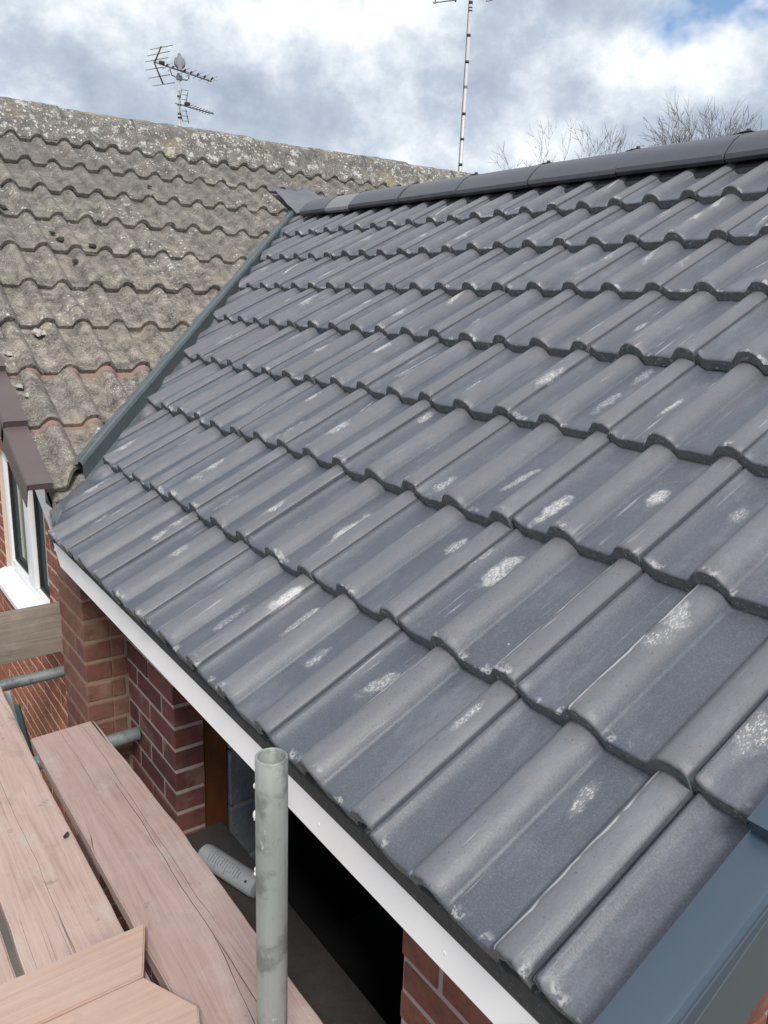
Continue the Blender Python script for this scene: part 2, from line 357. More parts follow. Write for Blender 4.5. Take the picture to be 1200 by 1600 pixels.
def smooth_by_angle(me, ang):
    bm = bmesh.new(); bm.from_mesh(me)
    for f in bm.faces: f.smooth = True
    for e in bm.edges:
        e.smooth = not (len(e.link_faces) == 2 and e.calc_face_angle(0) > RAD(ang))
    bm.to_mesh(me); bm.free()
def add_box(bm, lo, hi, bevel=0.0, mi=0, seg=1):
    x0, y0, z0 = lo; x1, y1, z1 = hi
    return add_hex(bm, [(x0, y0, z0), (x1, y0, z0), (x1, y1, z0), (x0, y1, z0), (x0, y0, z1), (x1, y0, z1), (x1, y1, z1), (x0, y1, z1)], bevel, mi, seg)
def add_hex(bm, p, bevel=0.0, mi=0, seg=1):
    vs = [bm.verts.new(q) for q in p]
    fs = [bm.faces.new([vs[i] for i in q]) for q in ((0, 3, 2, 1), (4, 5, 6, 7), (0, 1, 5, 4), (1, 2, 6, 5), (2, 3, 7, 6), (3, 0, 4, 7))]
    for f in fs: f.material_index = mi
    if bevel:
        es = list({e for f in fs for e in f.edges})
        bmesh.ops.bevel(bm, geom=es, offset=bevel, segments=seg, affect='EDGES', profile=.6)
    return fs
def frame_of(d):
    d = d.normalized(); a = Vector((0, 0, 1)) if abs(d.z) < .9 else Vector((1, 0, 0))
    s = d.cross(a).normalized(); return s, d.cross(s).normalized()
def add_tube(bm, pts, rad, seg=8, cap=True, mi=0):
    pts = [Vector(p) for p in pts]; rings = []
    for i, p in enumerate(pts):
        d = (pts[min(i+1, len(pts)-1)] - pts[max(i-1, 0)])
        s, t = frame_of(d); r = rad[i] if isinstance(rad, (list, tuple)) else rad
        rings.append([bm.verts.new(p + r*(math.cos(6.28318*k/seg)*s + math.sin(6.28318*k/seg)*t)) for k in range(seg)])
    for a, b in zip(rings, rings[1:]):
        for k in range(seg):
            f = bm.faces.new((a[k], a[(k+1) % seg], b[(k+1) % seg], b[k])); f.smooth = True; f.material_index = mi
    if cap and seg > 2:
        for rg, fl in ((rings[0], True), (rings[-1], False)):
            f = bm.faces.new(rg[::-1] if not fl else rg); f.material_index = mi
    return rings
def fix(bm): bmesh.ops.recalc_face_normals(bm, faces=bm.faces[:])
def prism(bm, poly, ext, bevel=0, mi=0):
    ext = Vector(ext); a = [bm.verts.new(p) for p in poly]; b = [bm.verts.new(Vector(p)+ext) for p in poly]; n = len(poly)
    fs = [bm.faces.new(a), bm.faces.new(b[::-1])] + [bm.faces.new((a[i], b[i], b[(i+1) % n], a[(i+1) % n])) for i in range(n)]
    for f in fs: f.material_index = mi
    bmesh.ops.recalc_face_normals(bm, faces=fs)
    if bevel: bmesh.ops.bevel(bm, geom=list({e for f in fs for e in f.edges}), offset=bevel, segments=1, affect='EDGES')

T30 = math.tan(RAD(30)); C30 = math.cos(RAD(30)); S30 = .5
UN = Vector((C30, 0, S30)); NN = Vector((-S30, 0, C30))          # new roof: up-slope, normal
UO = Vector((0, C30, S30)); NO = Vector((0, -S30, C30))          # old roof
GROUND = -2.5

# ------------------------------------------------------------------ ground
bm = bmesh.new()
for x0, x1, y0, y1 in ((-300, 300, -300, 300),):
    bm.faces.new([bm.verts.new(p) for p in ((x0, y0, GROUND), (x1, y0, GROUND), (x1, y1, GROUND), (x0, y1, GROUND))])
tag(bm_obj('ground', bm, 'ground'), kind='structure', label='bare gravelly ground around the houses')

# ------------------------------------------------------------------ tiles
def profile(u, H, p=2.3):
    if p < 2.1:                                                     # older tile: rounder, symmetrical rolls
        if u < .016: return .012*(1-u/.016)
        for a, b_ in ((.074, .160), (.226, .314)):
            if a <= u <= b_: return H*(1-abs(2*(u-a)/(b_-a)-1)**2.1)
        return 0.0
    if u < .0045: return .0085
    if u < .024: return .0145*(1-(u-.0045)/.0195)**1.3
    for a, b_ in ((.089, .161), (.239, .311)):
        if a <= u <= b_:
            t = (u-a)/(.072)
            if t < .42: return H*(1-(1-t/.42)**2.4)
            return H*max(0, 1-((t-.42)/.58)**2.5)
    return 0.0
US = [-.028, -.001, 0, .0040, .0050, .010, .016, .024, .045, .074, .080, .086, .089, .0925, .097, .103, .107, .113, .121, .130, .139, .148, .154, .158, .161, .164, .19, .22, .226, .231, .236, .239, .2425, .247, .253, .258, .263, .271, .280, .289, .296, .2988]
def tile_bm(seed, H, thick, tilt_thick, length, ts, rough_nose, rough_top, p):
    bm = bmesh.new(); top = []; bot = []
    for j, t in enumerate(ts):
        rt_, rb = [], []
        for i, u in enumerate(US):
            if u < 0: h = -.010
            else: h = profile(u, H, p)
            tt = t
            q = Vector((u*40, seed*7.3, t*6))
            if j <= 1: tt += rough_nose*(mnoise.noise(q*2.2)+.5*mnoise.noise(q*6))
            dn = rough_top*mnoise.noise(Vector((u*30, t*30, seed*3.1)))
            th = tilt_thick if t < .035 else thick
            if u < 0: th = .006
            nb = 0
            if j == 0:
                h -= .003 + rough_nose*.6*abs(mnoise.noise(q*3.1)); nb = rough_nose*1.3*mnoise.noise(q*4.7+Vector((3, 0, 0)))
                if u < 0: tt += .03
            rt_.append(bm.verts.new((u, tt, h+dn)))
            rb.append(bm.verts.new((u, tt + (.003 if j == 0 else 0), h-th+nb)))
        top.append(rt_); bot.append(rb)
    nu, nt_ = len(US), len(ts)
    def face(vs, mi, sm):
        f = bm.faces.new(vs); f.material_index = mi; f.smooth = sm
    for j in range(nt_-1):
        for i in range(nu-1):
            face((top[j][i], top[j][i+1], top[j+1][i+1], top[j+1][i]), 0, True)
            face((bot[j][i], bot[j+1][i], bot[j+1][i+1], bot[j][i+1]), 1, False)
        face((top[j][0], top[j+1][0], bot[j+1][0], bot[j][0]), 1, False)
        face((top[j][-1], bot[j][-1], bot[j+1][-1], top[j+1][-1]), 0 if j else 1, False)
    for i in range(nu-1):
        face((top[0][i+1], top[0][i], bot[0][i], bot[0][i+1]), 1, False)
        face((top[-1][i], top[-1][i+1], bot[-1][i+1], bot[-1][i]), 1, False)
    return bm
def mark_sharp(bm, ang):
    for e in bm.edges:
        e.smooth = not (len(e.link_faces) == 2 and e.calc_face_angle(0) > RAD(ang))
def tile_mesh(name, mats, **k):
    bm = tile_bm(**k); mark_sharp(bm, 38)
    me = bpy.data.meshes.new(name); bm.to_mesh(me); bm.free()
    for m in mats: me.materials.append(MT[m])
    return me
def cut_mesh(me, mw, cuts):
    """cuts: list of (world point, world normal): the side the normal points to is removed. Returns (mesh, n verts)"""
    bm = bmesh.new(); bm.from_mesh(me); inv = mw.inverted(); nrm = mw.to_3x3().transposed()
    did = False
    for co, no in cuts:
        co = inv @ Vector(co); no = (nrm @ Vector(no)).normalized()
        d = [(v.co-co).dot(no) for v in bm.verts]
        if not d: break
        if max(d) <= 1e-5: continue
        did = True
        r = bmesh.ops.bisect_plane(bm, geom=bm.verts[:]+bm.edges[:]+bm.faces[:], plane_co=co, plane_no=no, clear_outer=True, dist=1e-6)
        es = [e for e in bm.edges if len(e.link_faces) == 1]
        if es:
            rr = bmesh.ops.holes_fill(bm, edges=es, sides=0)
            for f in rr['faces']: f.material_index = 1; f.smooth = False
    if not did: bm.free(); return me
    if len(bm.faces) < 10:
        bm.free(); return None
    out = bpy.data.meshes.new(me.name); bm.to_mesh(out); bm.free()
    for m in me.materials: out.materials.append(m)
    return out
def basis(x, y, z, loc):
    m = Matrix((x, y, z)).transposed().to_4x4(); m.translation = loc; return m

# =================================================================== NEW EXTENSION
ext = empty('brick_extension', (0.27, -0.7, GROUND), 'brick extension with new dark grey interlocking tile roof and white fascia', 'house extension')

# roof deck (both slopes), the body the tiles lie on
XR = 2.19; YV = -1.90                                              # ridge x, verge y
bm = bmesh.new()
def slab(bm, pts, d):
    a = [bm.verts.new(p) for p in pts]; b_ = [bm.verts.new(Vector(p)+Vector(d)) for p in pts]; n = len(pts)
    fs = [bm.faces.new(a), bm.faces.new(b_[::-1])] + [bm.faces.new((a[i], b_[i], b_[(i+1) % n], a[(i+1) % n])) for i in range(n)]
    bmesh.ops.recalc_face_normals(bm, faces=fs)
o = -.075/C30
slab(bm, [(.045, YV+.03, .045*T30+o), (XR, YV+.03, XR*T30+o), (XR, 2.55, XR*T30+o), (.045, .38, .045*T30+o)], (0, 0, -.03))
slab(bm, [(XR+.002, YV+.03, XR*T30+o), (2*XR, YV+.03, o), (2*XR, .40, o), (XR+.002, 2.55, XR*T30+o)], (0, 0, -.03))
roof = bm_obj('tiled_roof', bm, 'felt', ext)
roof['label'] = 'new dark grey tiled roof slope'

NEWT = [tile_mesh('roof_tile', ['tile', 'nose'], seed=i+1, H=.0275, thick=.013, tilt_thick=.025, length=.415, ts=[0, .0035, .02, .12, .28, .415], rough_nose=.0030, rough_top=.0004, p=2.3) for i in range(10)]
ROWS = [0, .3037] + [.3037+.3111*k for k in range(1, 7)]
TILT = math.atan(.027/.311)
# boot scuffs, keyed by (course, column): (u, t, angle, half length, half width, strength) read off the roof
SC = {}
SCUFFS = [(1, 2, 0.2746, 0.1104, 0.0, 0.045, 0.012, 0.75), (1, 3, 0.0706, 0.1054, 0.0, 0.06, 0.014, 0.8), (1, 3, 0.2115, 0.1557, 0.0, 0.075, 0.018, 0.95), (0, 3, 0.2937, 0.2297, 0.0, 0.05, 0.013, 1.2), (0, 4, 0.0656, 0.2137, 0.0, 0.06, 0.014, 0.6), (0, 4, 0.195, 0.1672, 0.0, 0.035, 0.015, 0.6), (0, 4, 0.2888, 0.2014, 0.0, 0.038, 0.014, 1.25), (0, 5, 0.0615, 0.1953, 0.2, 0.055, 0.018, 0.65), (2, 4, 0.039, 0.0515, 0.0, 0.05, 0.018, 0.6), (1, 4, 0.2138, 0.2272, 0.0, 0.035, 0.018, 0.7), (1, 5, 0.0583, 0.2019, -0.1, 0.065, 0.024, 1.0), (2, 5, 0.045, 0.0678, 0.0, 0.065, 0.02, 0.95), (1, 5, 0.0034, 0.2132, 0.0, 0.05, 0.008, 0.6), (3, 3, 0.2894, 0.1599, 0.0, 0.055, 0.016, 0.7), (3, 3, 0.064, 0.1094, 0.0, 0.04, 0.015, 0.7), (2, 5, 0.2073, 0.1785, 0.0, 0.035, 0.02, 0.95), (2, 6, 0.062, 0.1859, 0.0, 0.03, 0.018, 0.5), (3, 5, 0.0516, 0.1483, 0.1, 0.05, 0.008, 0.8), (3, 5, 0.0969, 0.2082, 0.0, 0.04, 0.006, 0.9), (3, 4, 0.1946, 0.1203, 0.0, 0.055, 0.018, 0.55), (3, 4, 0.1946, 0.2534, 0.0, 0.04, 0.018, 0.5), (4, 3, 0.2606, 0.078, 0.0, 0.05, 0.01, 0.8), (4, -1, 0.2721, 0.1781, 0.0, 0.035, 0.014, 0.8), (3, 1, 0.1208, 0.2096, 0.0, 0.045, 0.018, 1.0), (3, 0, 0.1185, 0.1665, 0.0, 0.04, 0.016, 0.7), (0, 1, 0.2795, 0.1898, 0.0, 0.03, 0.012, 0.7), (0, 2, 0.0781, 0.1119, 0.0, 0.055, 0.014, 0.7), (1, 1, 0.1228, 0.1463, 0.0, 0.045, 0.016, 0.75), (1, 4, 0.1018, 0.1967, 0.0, 0.04, 0.018, 0.4), (1, 5, 0.0387, 0.1166, 0.0, 0.05, 0.006, 0.8), (1, 5, 0.1019, 0.0315, 0.0, 0.06, 0.02, 0.35), (0, 5, 0.2737, 0.2157, 0.0, 0.05, 0.008, 0.55), (2, 3, 0.0943, 0.1515, 0.0, 0.04, 0.008, 0.6), (2, 3, 0.016, 0.2673, 0.0, 0.035, 0.01, 0.6), (1, 3, 0.0182, 0.3108, 0.0, 0.03, 0.012, 0.5), (4, 4, 0.049, 0.1449, 0.0, 0.04, 0.01, 0.6), (4, 4, 0.0796, 0.2967, 0.0, 0.03, 0.012, 0.4), (1, 7, 0.0226, 0.1053, 0.0, 0.05, 0.02, 0.4), (5, 0, 0.2461, 0.1316, 0.0, 0.03, 0.01, 0.5)]
for r, c, *q in SCUFFS: SC.setdefault((r, c), []).append(q)
nv = Vector((-1.055, 1, 0)).normalized()                          # valley cut: keep y < .185 + 1.035 x
rng = random.Random(3)
for r, s in enumerate(ROWS):
    for c in range(-9, 8):
        u_dir = Vector((0, -1, 0)); loc = UN*s + NN*(-.010) + Vector((0, -.3*(c-1), 0))
        ta = TILT + rng.uniform(-.007, .007); yaw = rng.uniform(-.006, .006)
        y_ = (UN*math.cos(ta) - NN*math.sin(ta) + u_dir*yaw).normalized(); x_ = (u_dir - u_dir.dot(y_)*y_).normalized()
        z_ = x_.cross(y_)
        mw = basis(x_, y_, z_, loc + UN*rng.uniform(-.005, .005) + NN*rng.uniform(-.0012, .0022) + Vector((0, rng.uniform(-.0015, .0015), 0)))
        me = NEWT[rng.randrange(10)]
        ylo, yhi = loc.y-.3, loc.y+.03
        if ylo > .232+1.055*(loc.x+.40): continue
        cuts = []
        if yhi > .232+1.055*loc.x-.02: cuts.append(((0, .232, 0), nv))
        if ylo < YV-.01: cuts.append(((0, YV+.007, 0), (0, -1, 0)))
        if loc.x + .37 > XR-.03: cuts.append(((XR-.03, 0, 0), (1, 0, 0)))
        if cuts:
            me = cut_mesh(me, mw, cuts)
            if me is None: continue
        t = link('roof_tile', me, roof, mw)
        t['run_at'] = [rng.choice([.100, .104, .250, .255, -9.0, .108, -9.0]), 0.0, 0.0]
        q = SC.get((r, c), [])
        def pick():
            if rng.random() < .58 and r < 7: return [rng.choice([.04, .19, .20, .125, .27]), rng.uniform(.08, .25), rng.uniform(-.35, .25), rng.uniform(.03, .075), rng.uniform(.010, .024), rng.uniform(.25, .75)]
            return [rng.choice([.03, .06, .10, .13, .19, .22, .26]), rng.uniform(.10, .24), rng.uniform(-.25, .2), rng.uniform(.06, .14), rng.uniform(.0018, .0045), rng.uniform(.7, 1.3)] if rng.random() < .75 else [0, -9, 0, .01, .01, 0]
        a = q[0] if len(q) > 0 else pick(); b_ = q[1] if len(q) > 1 else pick()
        t['scuff_place'] = a[:3]; t['scuff_size'] = a[3:6]; t['scuff_place_b'] = b_[:3]; t['scuff_size_b'] = b_[3:6]

# ridge tiles of the new roof
def ridge_profile(hw, hgt, n=11):
    out = []
    for i in range(n):
        a = i/(n-1)*2-1
        out.append((a*hw, hgt*(1-abs(a)**2.0)))
    return out
def ridge_tile(y0, y1, mats, zoff, tilt):
    bm = bmesh.new(); pr = ridge_profile(.125, .082); rings = []
    pr = [(-.125, -.016)] + pr + [(.125, -.016)]
    for t in (0, .006, .012, 1-.012, 1-.006, 1):
        y = y0+(y1-y0)*t; k = .985 if t in (0, 1) else 1.0
        rings.append([bm.verts.new((x*k, y, z*k + tilt*(t-.5))) for x, z in pr])
    inn = [[bm.verts.new((x*.87, y0+(y1-y0)*t, z*.87-.012 + tilt*(t-.5))) for x, z in pr] for t in (0, 1)]
    for a, b_ in zip(rings, rings[1:]):
        for k in range(len(pr)-1): bm.faces.new((a[k], a[k+1], b_[k+1], b_[k])).smooth = True
    for k in range(len(pr)-1):
        bm.faces.new((rings[0][k+1], rings[0][k], inn[0][k], inn[0][k+1])); bm.faces.new((rings[-1][k], rings[-1][k+1], inn[1][k+1], inn[1][k]))
        bm.faces.new((inn[0][k], inn[1][k], inn[1][k+1], inn[0][k+1]))
    for k in (0, -1):
        bm.faces.new((rings[0][k], inn[0][k], inn[1][k], rings[-1][k], rings[-2][k], rings[-3][k], rings[2][k], rings[1][k])[::1 if k else -1])
    fix(bm); mark_sharp(bm, 40)
    return bm
ZR = 1.236
YJ = [-1.94, -1.49, -1.03, -.567, -.111, .354, .82, 1.276, 1.74, 1.99, 2.29]
for i, (a, b_) in enumerate(zip(YJ, YJ[1:])):
    k = rng.uniform(-.004, .004)
    t = bm_obj('ridge_tile', ridge_tile(a+.003, b_-.003, 0, 0, k), 'ridgepale' if i == 8 else 'ridge', roof, None, Matrix.Translation((XR+rng.uniform(-.003, .003), 0, ZR+rng.uniform(-.002, .003))))
    if i:                                                          # clamp plate and screw at each joint
        bm = bmesh.new(); add_box(bm, (-.020, a-.022, .080), (.020, a+.022, .085), .0015); add_tube(bm, [(0, a, .083), (0, a, .094)], .008, 6)
        add_box(bm, (-.014, a+.026, .079), (.014, a+.05, .083), .001); fix(bm)
        bm_obj('ridge_clamp', bm, 'black', roof, None, Matrix.Translation((XR, 0, ZR)))
bm = bmesh.new()                                                   # dark ventilating roll under the ridge tiles
slab(bm, [(XR-.115, YV, ZR-.055), (XR, YV, ZR+.03), (XR, 2.28, ZR+.03), (XR-.115, 2.28, ZR-.055)], (0, 0, -.03))
slab(bm, [(XR+.115, YV, ZR-.055), (XR+.001, YV, ZR+.03), (XR+.001, 2.28, ZR+.03), (XR+.115, 2.28, ZR-.055)], (0, 0, -.03))
bm_obj('ridge_roll', bm, 'felt', roof)
# plain rear slope covering, out of sight of the photograph
bm = bmesh.new(); slab(bm, [(XR+.06, YV+.0, XR*T30-.06*T30-.02), (2*XR+.05, YV, -.05), (2*XR+.05, .28, -.05), (XR+.06, 2.40, XR*T30-.06*T30-.02)], (0, 0, -.02))
bm_obj('rear_roof_covering', bm, 'ridge', roof)

# fascia, soffit
def fz(y, top): return (-.0610 if top else -.1300) + (y-.30)*.0142
bm = bmesh.new()
prism(bm, [(.040, .345, fz(.345, 1)), (.040, YV-.04, fz(YV, 1)), (.040, YV-.04, fz(YV, 0)), (.040, .262, fz(.26, 0))], (.018, 0, 0), .0015)
fas = bm_obj('fascia', bm, 'white', ext, 30); fas['label'] = 'white plastic fascia board under the eaves'
for y in (-1.62, -1.30, -.62, .02):
    bm = bmesh.new(); add_tube(bm, [(.0405, y, fz(y, 0)+.030), (.0397, y, fz(y, 0)+.030), (.0396, y, fz(y, 0)+.030)], [.0036, .0034, .002], 8)
    fix(bm); bm_obj('nail_cap', bm, 'white', fas)
bm = bmesh.new(); prism(bm, [(.059, .25, -.131), (.059, YV, -.160), (.268, YV, -.160), (.268, .25, -.131)], (0, 0, .009)); bm_obj('soffit', bm, 'white', ext)
bm = bmesh.new()                                                   # dark eaves tray between fascia and tiles
n = 260; g = []
for i in range(n+1):
    y = .34+(YV-.34)*i/n; e = .0025*mnoise.noise(Vector((y*60, 0, 0)))+.002*mnoise.noise(Vector((y*190, 4, 0)))
    g.append([bm.verts.new(p) for p in ((.0385, y, fz(y, 1)-.001), (.036+e*.5, y, fz(y, 1)+.010), (.026+e, y, -.046+e), (.06, y, -.012))])
for p, q_ in zip(g, g[1:]):
    for k in range(3): bm.faces.new((p[k], q_[k], q_[k+1], p[k+1]))
fix(bm); bm_obj('eaves_bedding', bm, 'eaves', ext)

# ---- brickwork
BR = {}
def brick_mesh(L, D, Hh, mat, seed, rough):
    key = (round(L, 3), round(D, 3), mat, seed)
    if key in BR: return BR[key]
    bm = bmesh.new(); add_box(bm, (0, 0, 0), (L, D, Hh), .0035)
    for v in bm.verts:
        n = mnoise.noise_vector(v.co*45+Vector((seed*9.1, 0, 0))); v.co += n*rough
    me = bpy.data.meshes.new('brick'); bm.to_mesh(me); bm.free(); me.materials.append(MT[mat]); BR[key] = me; return me
CH = .0770
def brick_run(parent, o, d, inward, length, z_top, z_bot, mat, off=0.0, D=.1025, hole=None, rough=.0012, proud=.0, L=.215, J=.0115, single=True, slope=None):
    """bricks of one leaf. o: start point (z ignored), d: direction, inward: into the wall"""
    d = Vector(d); inward = Vector(inward); rg = random.Random(int(abs(o[0]*97+o[1]*31)*100)+5)
    n = 0; z = z_top-.0655; row = 0
    flip = d.cross(inward).z < 0
    while z > z_bot:
        u = -(L+J)*(.5 if row % 2 else 0) + off
        while u < length-.012:
            a, b_ = max(u, 0), min(u+L, length)
            if b_-a > .02:
                ok = True
                segs = [(a, b_)]
                if hole and z+.06 > hole[2] and z < hole[3]:
                    segs = []
                    if a < hole[0]-.02: segs.append((a, min(b_, hole[0])))
                    if b_ > hole[1]+.02: segs.append((max(a, hole[1]), b_))
                if slope and z+.065 > slope((a+b_)/2): segs = []
                for a2, b2 in segs:
                    me = brick_mesh(b2-a2, D, .0655, mat, rg.randrange(5), rough)
                    p = Vector((o[0], o[1], 0)) + d*a2 - inward*(proud+rg.uniform(-.001, .0015))
                    if flip: mw = basis(-d, inward, Vector((0, 0, 1)), p + d*(b2-a2) + Vector((0, 0, z)))
                    else: mw = basis(d, inward, Vector((0, 0, 1)), p + Vector((0, 0, z)))
                    link('brick', me, parent, mw); n += 1
            u += L+J
        z -= CH; row += 1
    return n
def brick_bulk(parent, o, d, inward, u0, u1, z_ref, z_hi, z_lo, mat, off, limit, D=.05, skip=None, L=.215, J=.0115):
    """the bricks past those built singly: real bricks joined into one piece"""
    d = Vector(d); inward = Vector(inward); bm = bmesh.new(); rg = random.Random(8); row = round((z_ref-z_hi)/CH); 
    while True:
        z = z_ref-.0655-row*CH
        if z < z_lo: break
        k0 = int((u0-1)/(L+J))-3; k = k0
        while True:
            u = off-(L+J)*(.5 if row % 2 else 0)+k*(L+J); k += 1
            if u > u1: break
            a, b_ = max(u, u0), min(u+L, u1)
            if b_-a < .02 or z+.07 > limit(a) or z+.07 > limit(b_) or (skip and skip((a+b_)/2, z)): continue
            j = rg.uniform(-.001, .002); p = Vector((o[0], o[1], 0))-inward*j
            q_ = [p+d*a, p+d*b_, p+d*b_+inward*D, p+d*a+inward*D]
            add_hex(bm, [w+Vector((0, 0, z)) for w in q_]+[w+Vector((0, 0, z+.0655)) for w in q_])
        row += 1
    fix(bm); o_ = bm_obj('brickwork', bm, mat, parent); o_['kind'] = 'stuff'; return o_
XW = .270
def wall(name, lo, hi, mat, parent, label=None):
    bm = bmesh.new(); add_box(bm, lo, hi); w = bm_obj(name, bm, mat, parent)
    if label: w['label'] = label
    return w
YJ0, YJ1 = -.055, -1.2475                                          # window opening jambs
w1 = wall('wall', (XW+.003, YJ0+.003, GROUND), (XW+.0985, .60, -.155), 'mortar', ext, 'dark red brick wall beside the opening')
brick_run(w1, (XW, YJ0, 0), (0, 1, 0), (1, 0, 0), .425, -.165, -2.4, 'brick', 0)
w2 = wall('wall', (XW+.003, YV+.073, GROUND), (XW+.0985, YJ1-.005, -.155), 'mortar', ext, 'red brick wall under the fascia')
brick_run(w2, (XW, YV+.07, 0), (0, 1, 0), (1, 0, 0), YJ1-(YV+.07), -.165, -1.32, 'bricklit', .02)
w3 = wall('gable_wall', (XW+.11, YV+.076, GROUND), (4.1, YV+.1685, -.05), 'mortar', ext, 'brick gable wall under the verge')
bm = bmesh.new(); prism(bm, [(XW-.10, YV+.076, -.05), (4.1, YV+.076, -.05), (XR, YV+.076, XR*T30-.20)], (0, .09, 0)); bm_obj('gable_peak', bm, 'mortar', w3)
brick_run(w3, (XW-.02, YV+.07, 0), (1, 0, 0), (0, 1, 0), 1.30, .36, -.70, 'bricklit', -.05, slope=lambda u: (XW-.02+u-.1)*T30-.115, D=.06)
w4 = wall('wall', (XW+.003, YJ1-.004, GROUND), (XW+.0985, YJ0+.004, -1.06), 'mortar', ext)
brick_run(w4, (XW, YJ1, 0), (0, 1, 0), (1, 0, 0), YJ0-YJ1, -1.036, -1.34, 'brick', .08)
brick_bulk(w3, (XW-.02, YV+.07, 0), (1, 0, 0), (0, 1, 0), 0, 3.82, .36, 1.2, -2.4, 'bricklit', -.05, lambda u: min((XW-.02+u-.1)*T30-.115, (4.3-(XW-.02+u))*T30-.10), skip=lambda u, z: u < 1.30 and z > -.70 and z < .30)
# sill course bed on top of the low wall, rough blockwork behind
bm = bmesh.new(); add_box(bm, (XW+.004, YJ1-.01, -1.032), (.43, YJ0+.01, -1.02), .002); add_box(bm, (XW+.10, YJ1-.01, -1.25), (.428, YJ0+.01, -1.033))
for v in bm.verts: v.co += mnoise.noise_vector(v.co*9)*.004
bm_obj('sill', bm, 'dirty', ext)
# jamb: timber cavity closer and block inner leaf (each block its own piece)
bm = bmesh.new(); add_box(bm, (XW+.104, YJ0+.012, -1.2), (XW+.186, YJ0+.05, -.50), .002); add_box(bm, (XW+.104, YJ0+.008, -.498), (XW+.186, YJ0+.05, -.16), .002)
bm_obj('cavity_closer', bm, 'foam', ext)['label'] = 'orange stained timber closing the cavity'
leaf = wall('block_wall', (XW+.205, YJ0+.006, GROUND), (XW+.285, 3.0, -.10), 'mortar', ext, 'grey concrete block inner leaf')
z = -.12-.2
k = 0
while z > -1.6:
    y = YJ0
    for L in ((.44, .44) if k % 2 else (.215, .44)):
        bm = bmesh.new(); add_box(bm, (XW+.190, y+.001, z), (XW+.295, y+L-.011, z+.205), .004, 0, 1)
        bm_obj('block', bm, 'block', leaf); y += L
    z -= .217; k += 1
leaf2 = wall('block_wall', (XW+.190, YV+.17, GROUND), (XW+.295, YJ1-.006, -.10), 'block', ext)
# rest of the shell (dark room)
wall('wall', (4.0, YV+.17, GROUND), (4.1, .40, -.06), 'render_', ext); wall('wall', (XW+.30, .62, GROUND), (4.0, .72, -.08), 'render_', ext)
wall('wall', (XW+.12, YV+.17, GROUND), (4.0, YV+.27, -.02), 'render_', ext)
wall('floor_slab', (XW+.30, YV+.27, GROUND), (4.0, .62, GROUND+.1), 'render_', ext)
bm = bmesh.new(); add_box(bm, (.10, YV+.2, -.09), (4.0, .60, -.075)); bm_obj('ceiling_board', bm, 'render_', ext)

# projecting pier at the corner of both houses
XP = .124; YP0, YP1 = .372, .665
pier = wall('pier', (XP+.003, YP0+.003, GROUND), (XW+.05, YP1-.004, -.06), 'mortarp', ext, 'brown red brick corner pier under the valley')
brick_run(pier, (XP, YP0, 0), (0, 1, 0), (1, 0, 0), YP1-YP0, -.075, -2.4, 'brickpier', 0, D=.09, J=.010)
brick_run(pier, (XP+.0905, YP0, 0), (1, 0, 0), (0, 1, 0), XW-XP-.0905, -.075, -2.4, 'brickpier', 0, D=.09, L=.102)

# dry verge units of the new roof (blue-grey) and glossy bargeboard
def verge_unit(sgn, length, wtop, drop, rise, lip=.012, th=.0035):
    """local: x outward, y up-slope, z normal"""
    bm = bmesh.new()
    pts = [(0, -rise), (.002, 0), (wtop-lip, 0), (wtop-.004, -.003), (wtop, -.008), (wtop, -.014), (wtop-.003, -.016), (wtop, -.019), (wtop, -drop)]
    inner = [(x-th if i > 3 else x, z-th if i <= 4 else z) for i, (x, z) in enumerate(pts)]
    rings = []
    for y in (0, .003, length):
        rings.append(([bm.verts.new((x, y, z)) for x, z in pts], [bm.verts.new((x, y, z)) for x, z in inner]))
    for (a, ai), (b_, bi) in zip(rings, rings[1:]):
        for k in range(len(pts)-1):
            bm.faces.new((a[k], a[k+1], b_[k+1], b_[k])); bm.faces.new((ai[k], bi[k], bi[k+1], ai[k+1]))
    for a, ai in (rings[0], rings[-1]):
        for k in range(len(pts)-1): bm.faces.new((a[k], ai[k], ai[k+1], a[k+1]))
    # closed stop end
    vs = [bm.verts.new(p) for p in ((.002, .0035, -.001), (wtop-.006, .0035, -.001), (wtop-.006, .0035, -.026), (.002, .0035, -.026))]
    bm.faces.new(vs)
    fix(bm); return bm
for r, s in enumerate(ROWS):
    ta = TILT*.9; L = (.335 if r < 7 else .30)
    y_ = (UN*math.cos(ta)-NN*math.sin(ta)).normalized(); x_ = Vector((0, -1, 0)); z_ = x_.cross(y_)
    st = -.045 if r == 0 else s-.020
    mw = basis(x_, y_, z_, UN*st + NN*.026 + Vector((0, YV+.012+rng.uniform(-.001, .001), 0)))
    o_ = bm_obj('verge_unit', verge_unit(1, L+(.02 if r == 0 else 0), .058, .050, .012), 'verge', ext, 30, mw)
    if r == 0: o_['label'] = 'lowest blue grey plastic verge unit'
bm = bmesh.new(); g0 = UN*-.06 + Vector((0, YV-.046, -.028)); g1 = UN*2.5 + Vector((0, YV-.046, -.028))
prism(bm, [g0, g1, g1+Vector((0, 0, -.125)), g0+Vector((0, 0, -.125))], (0, .016, 0), .001)
bm_obj('bargeboard', bm, 'barge', ext)['label'] = 'glossy anthracite bargeboard below the verge'

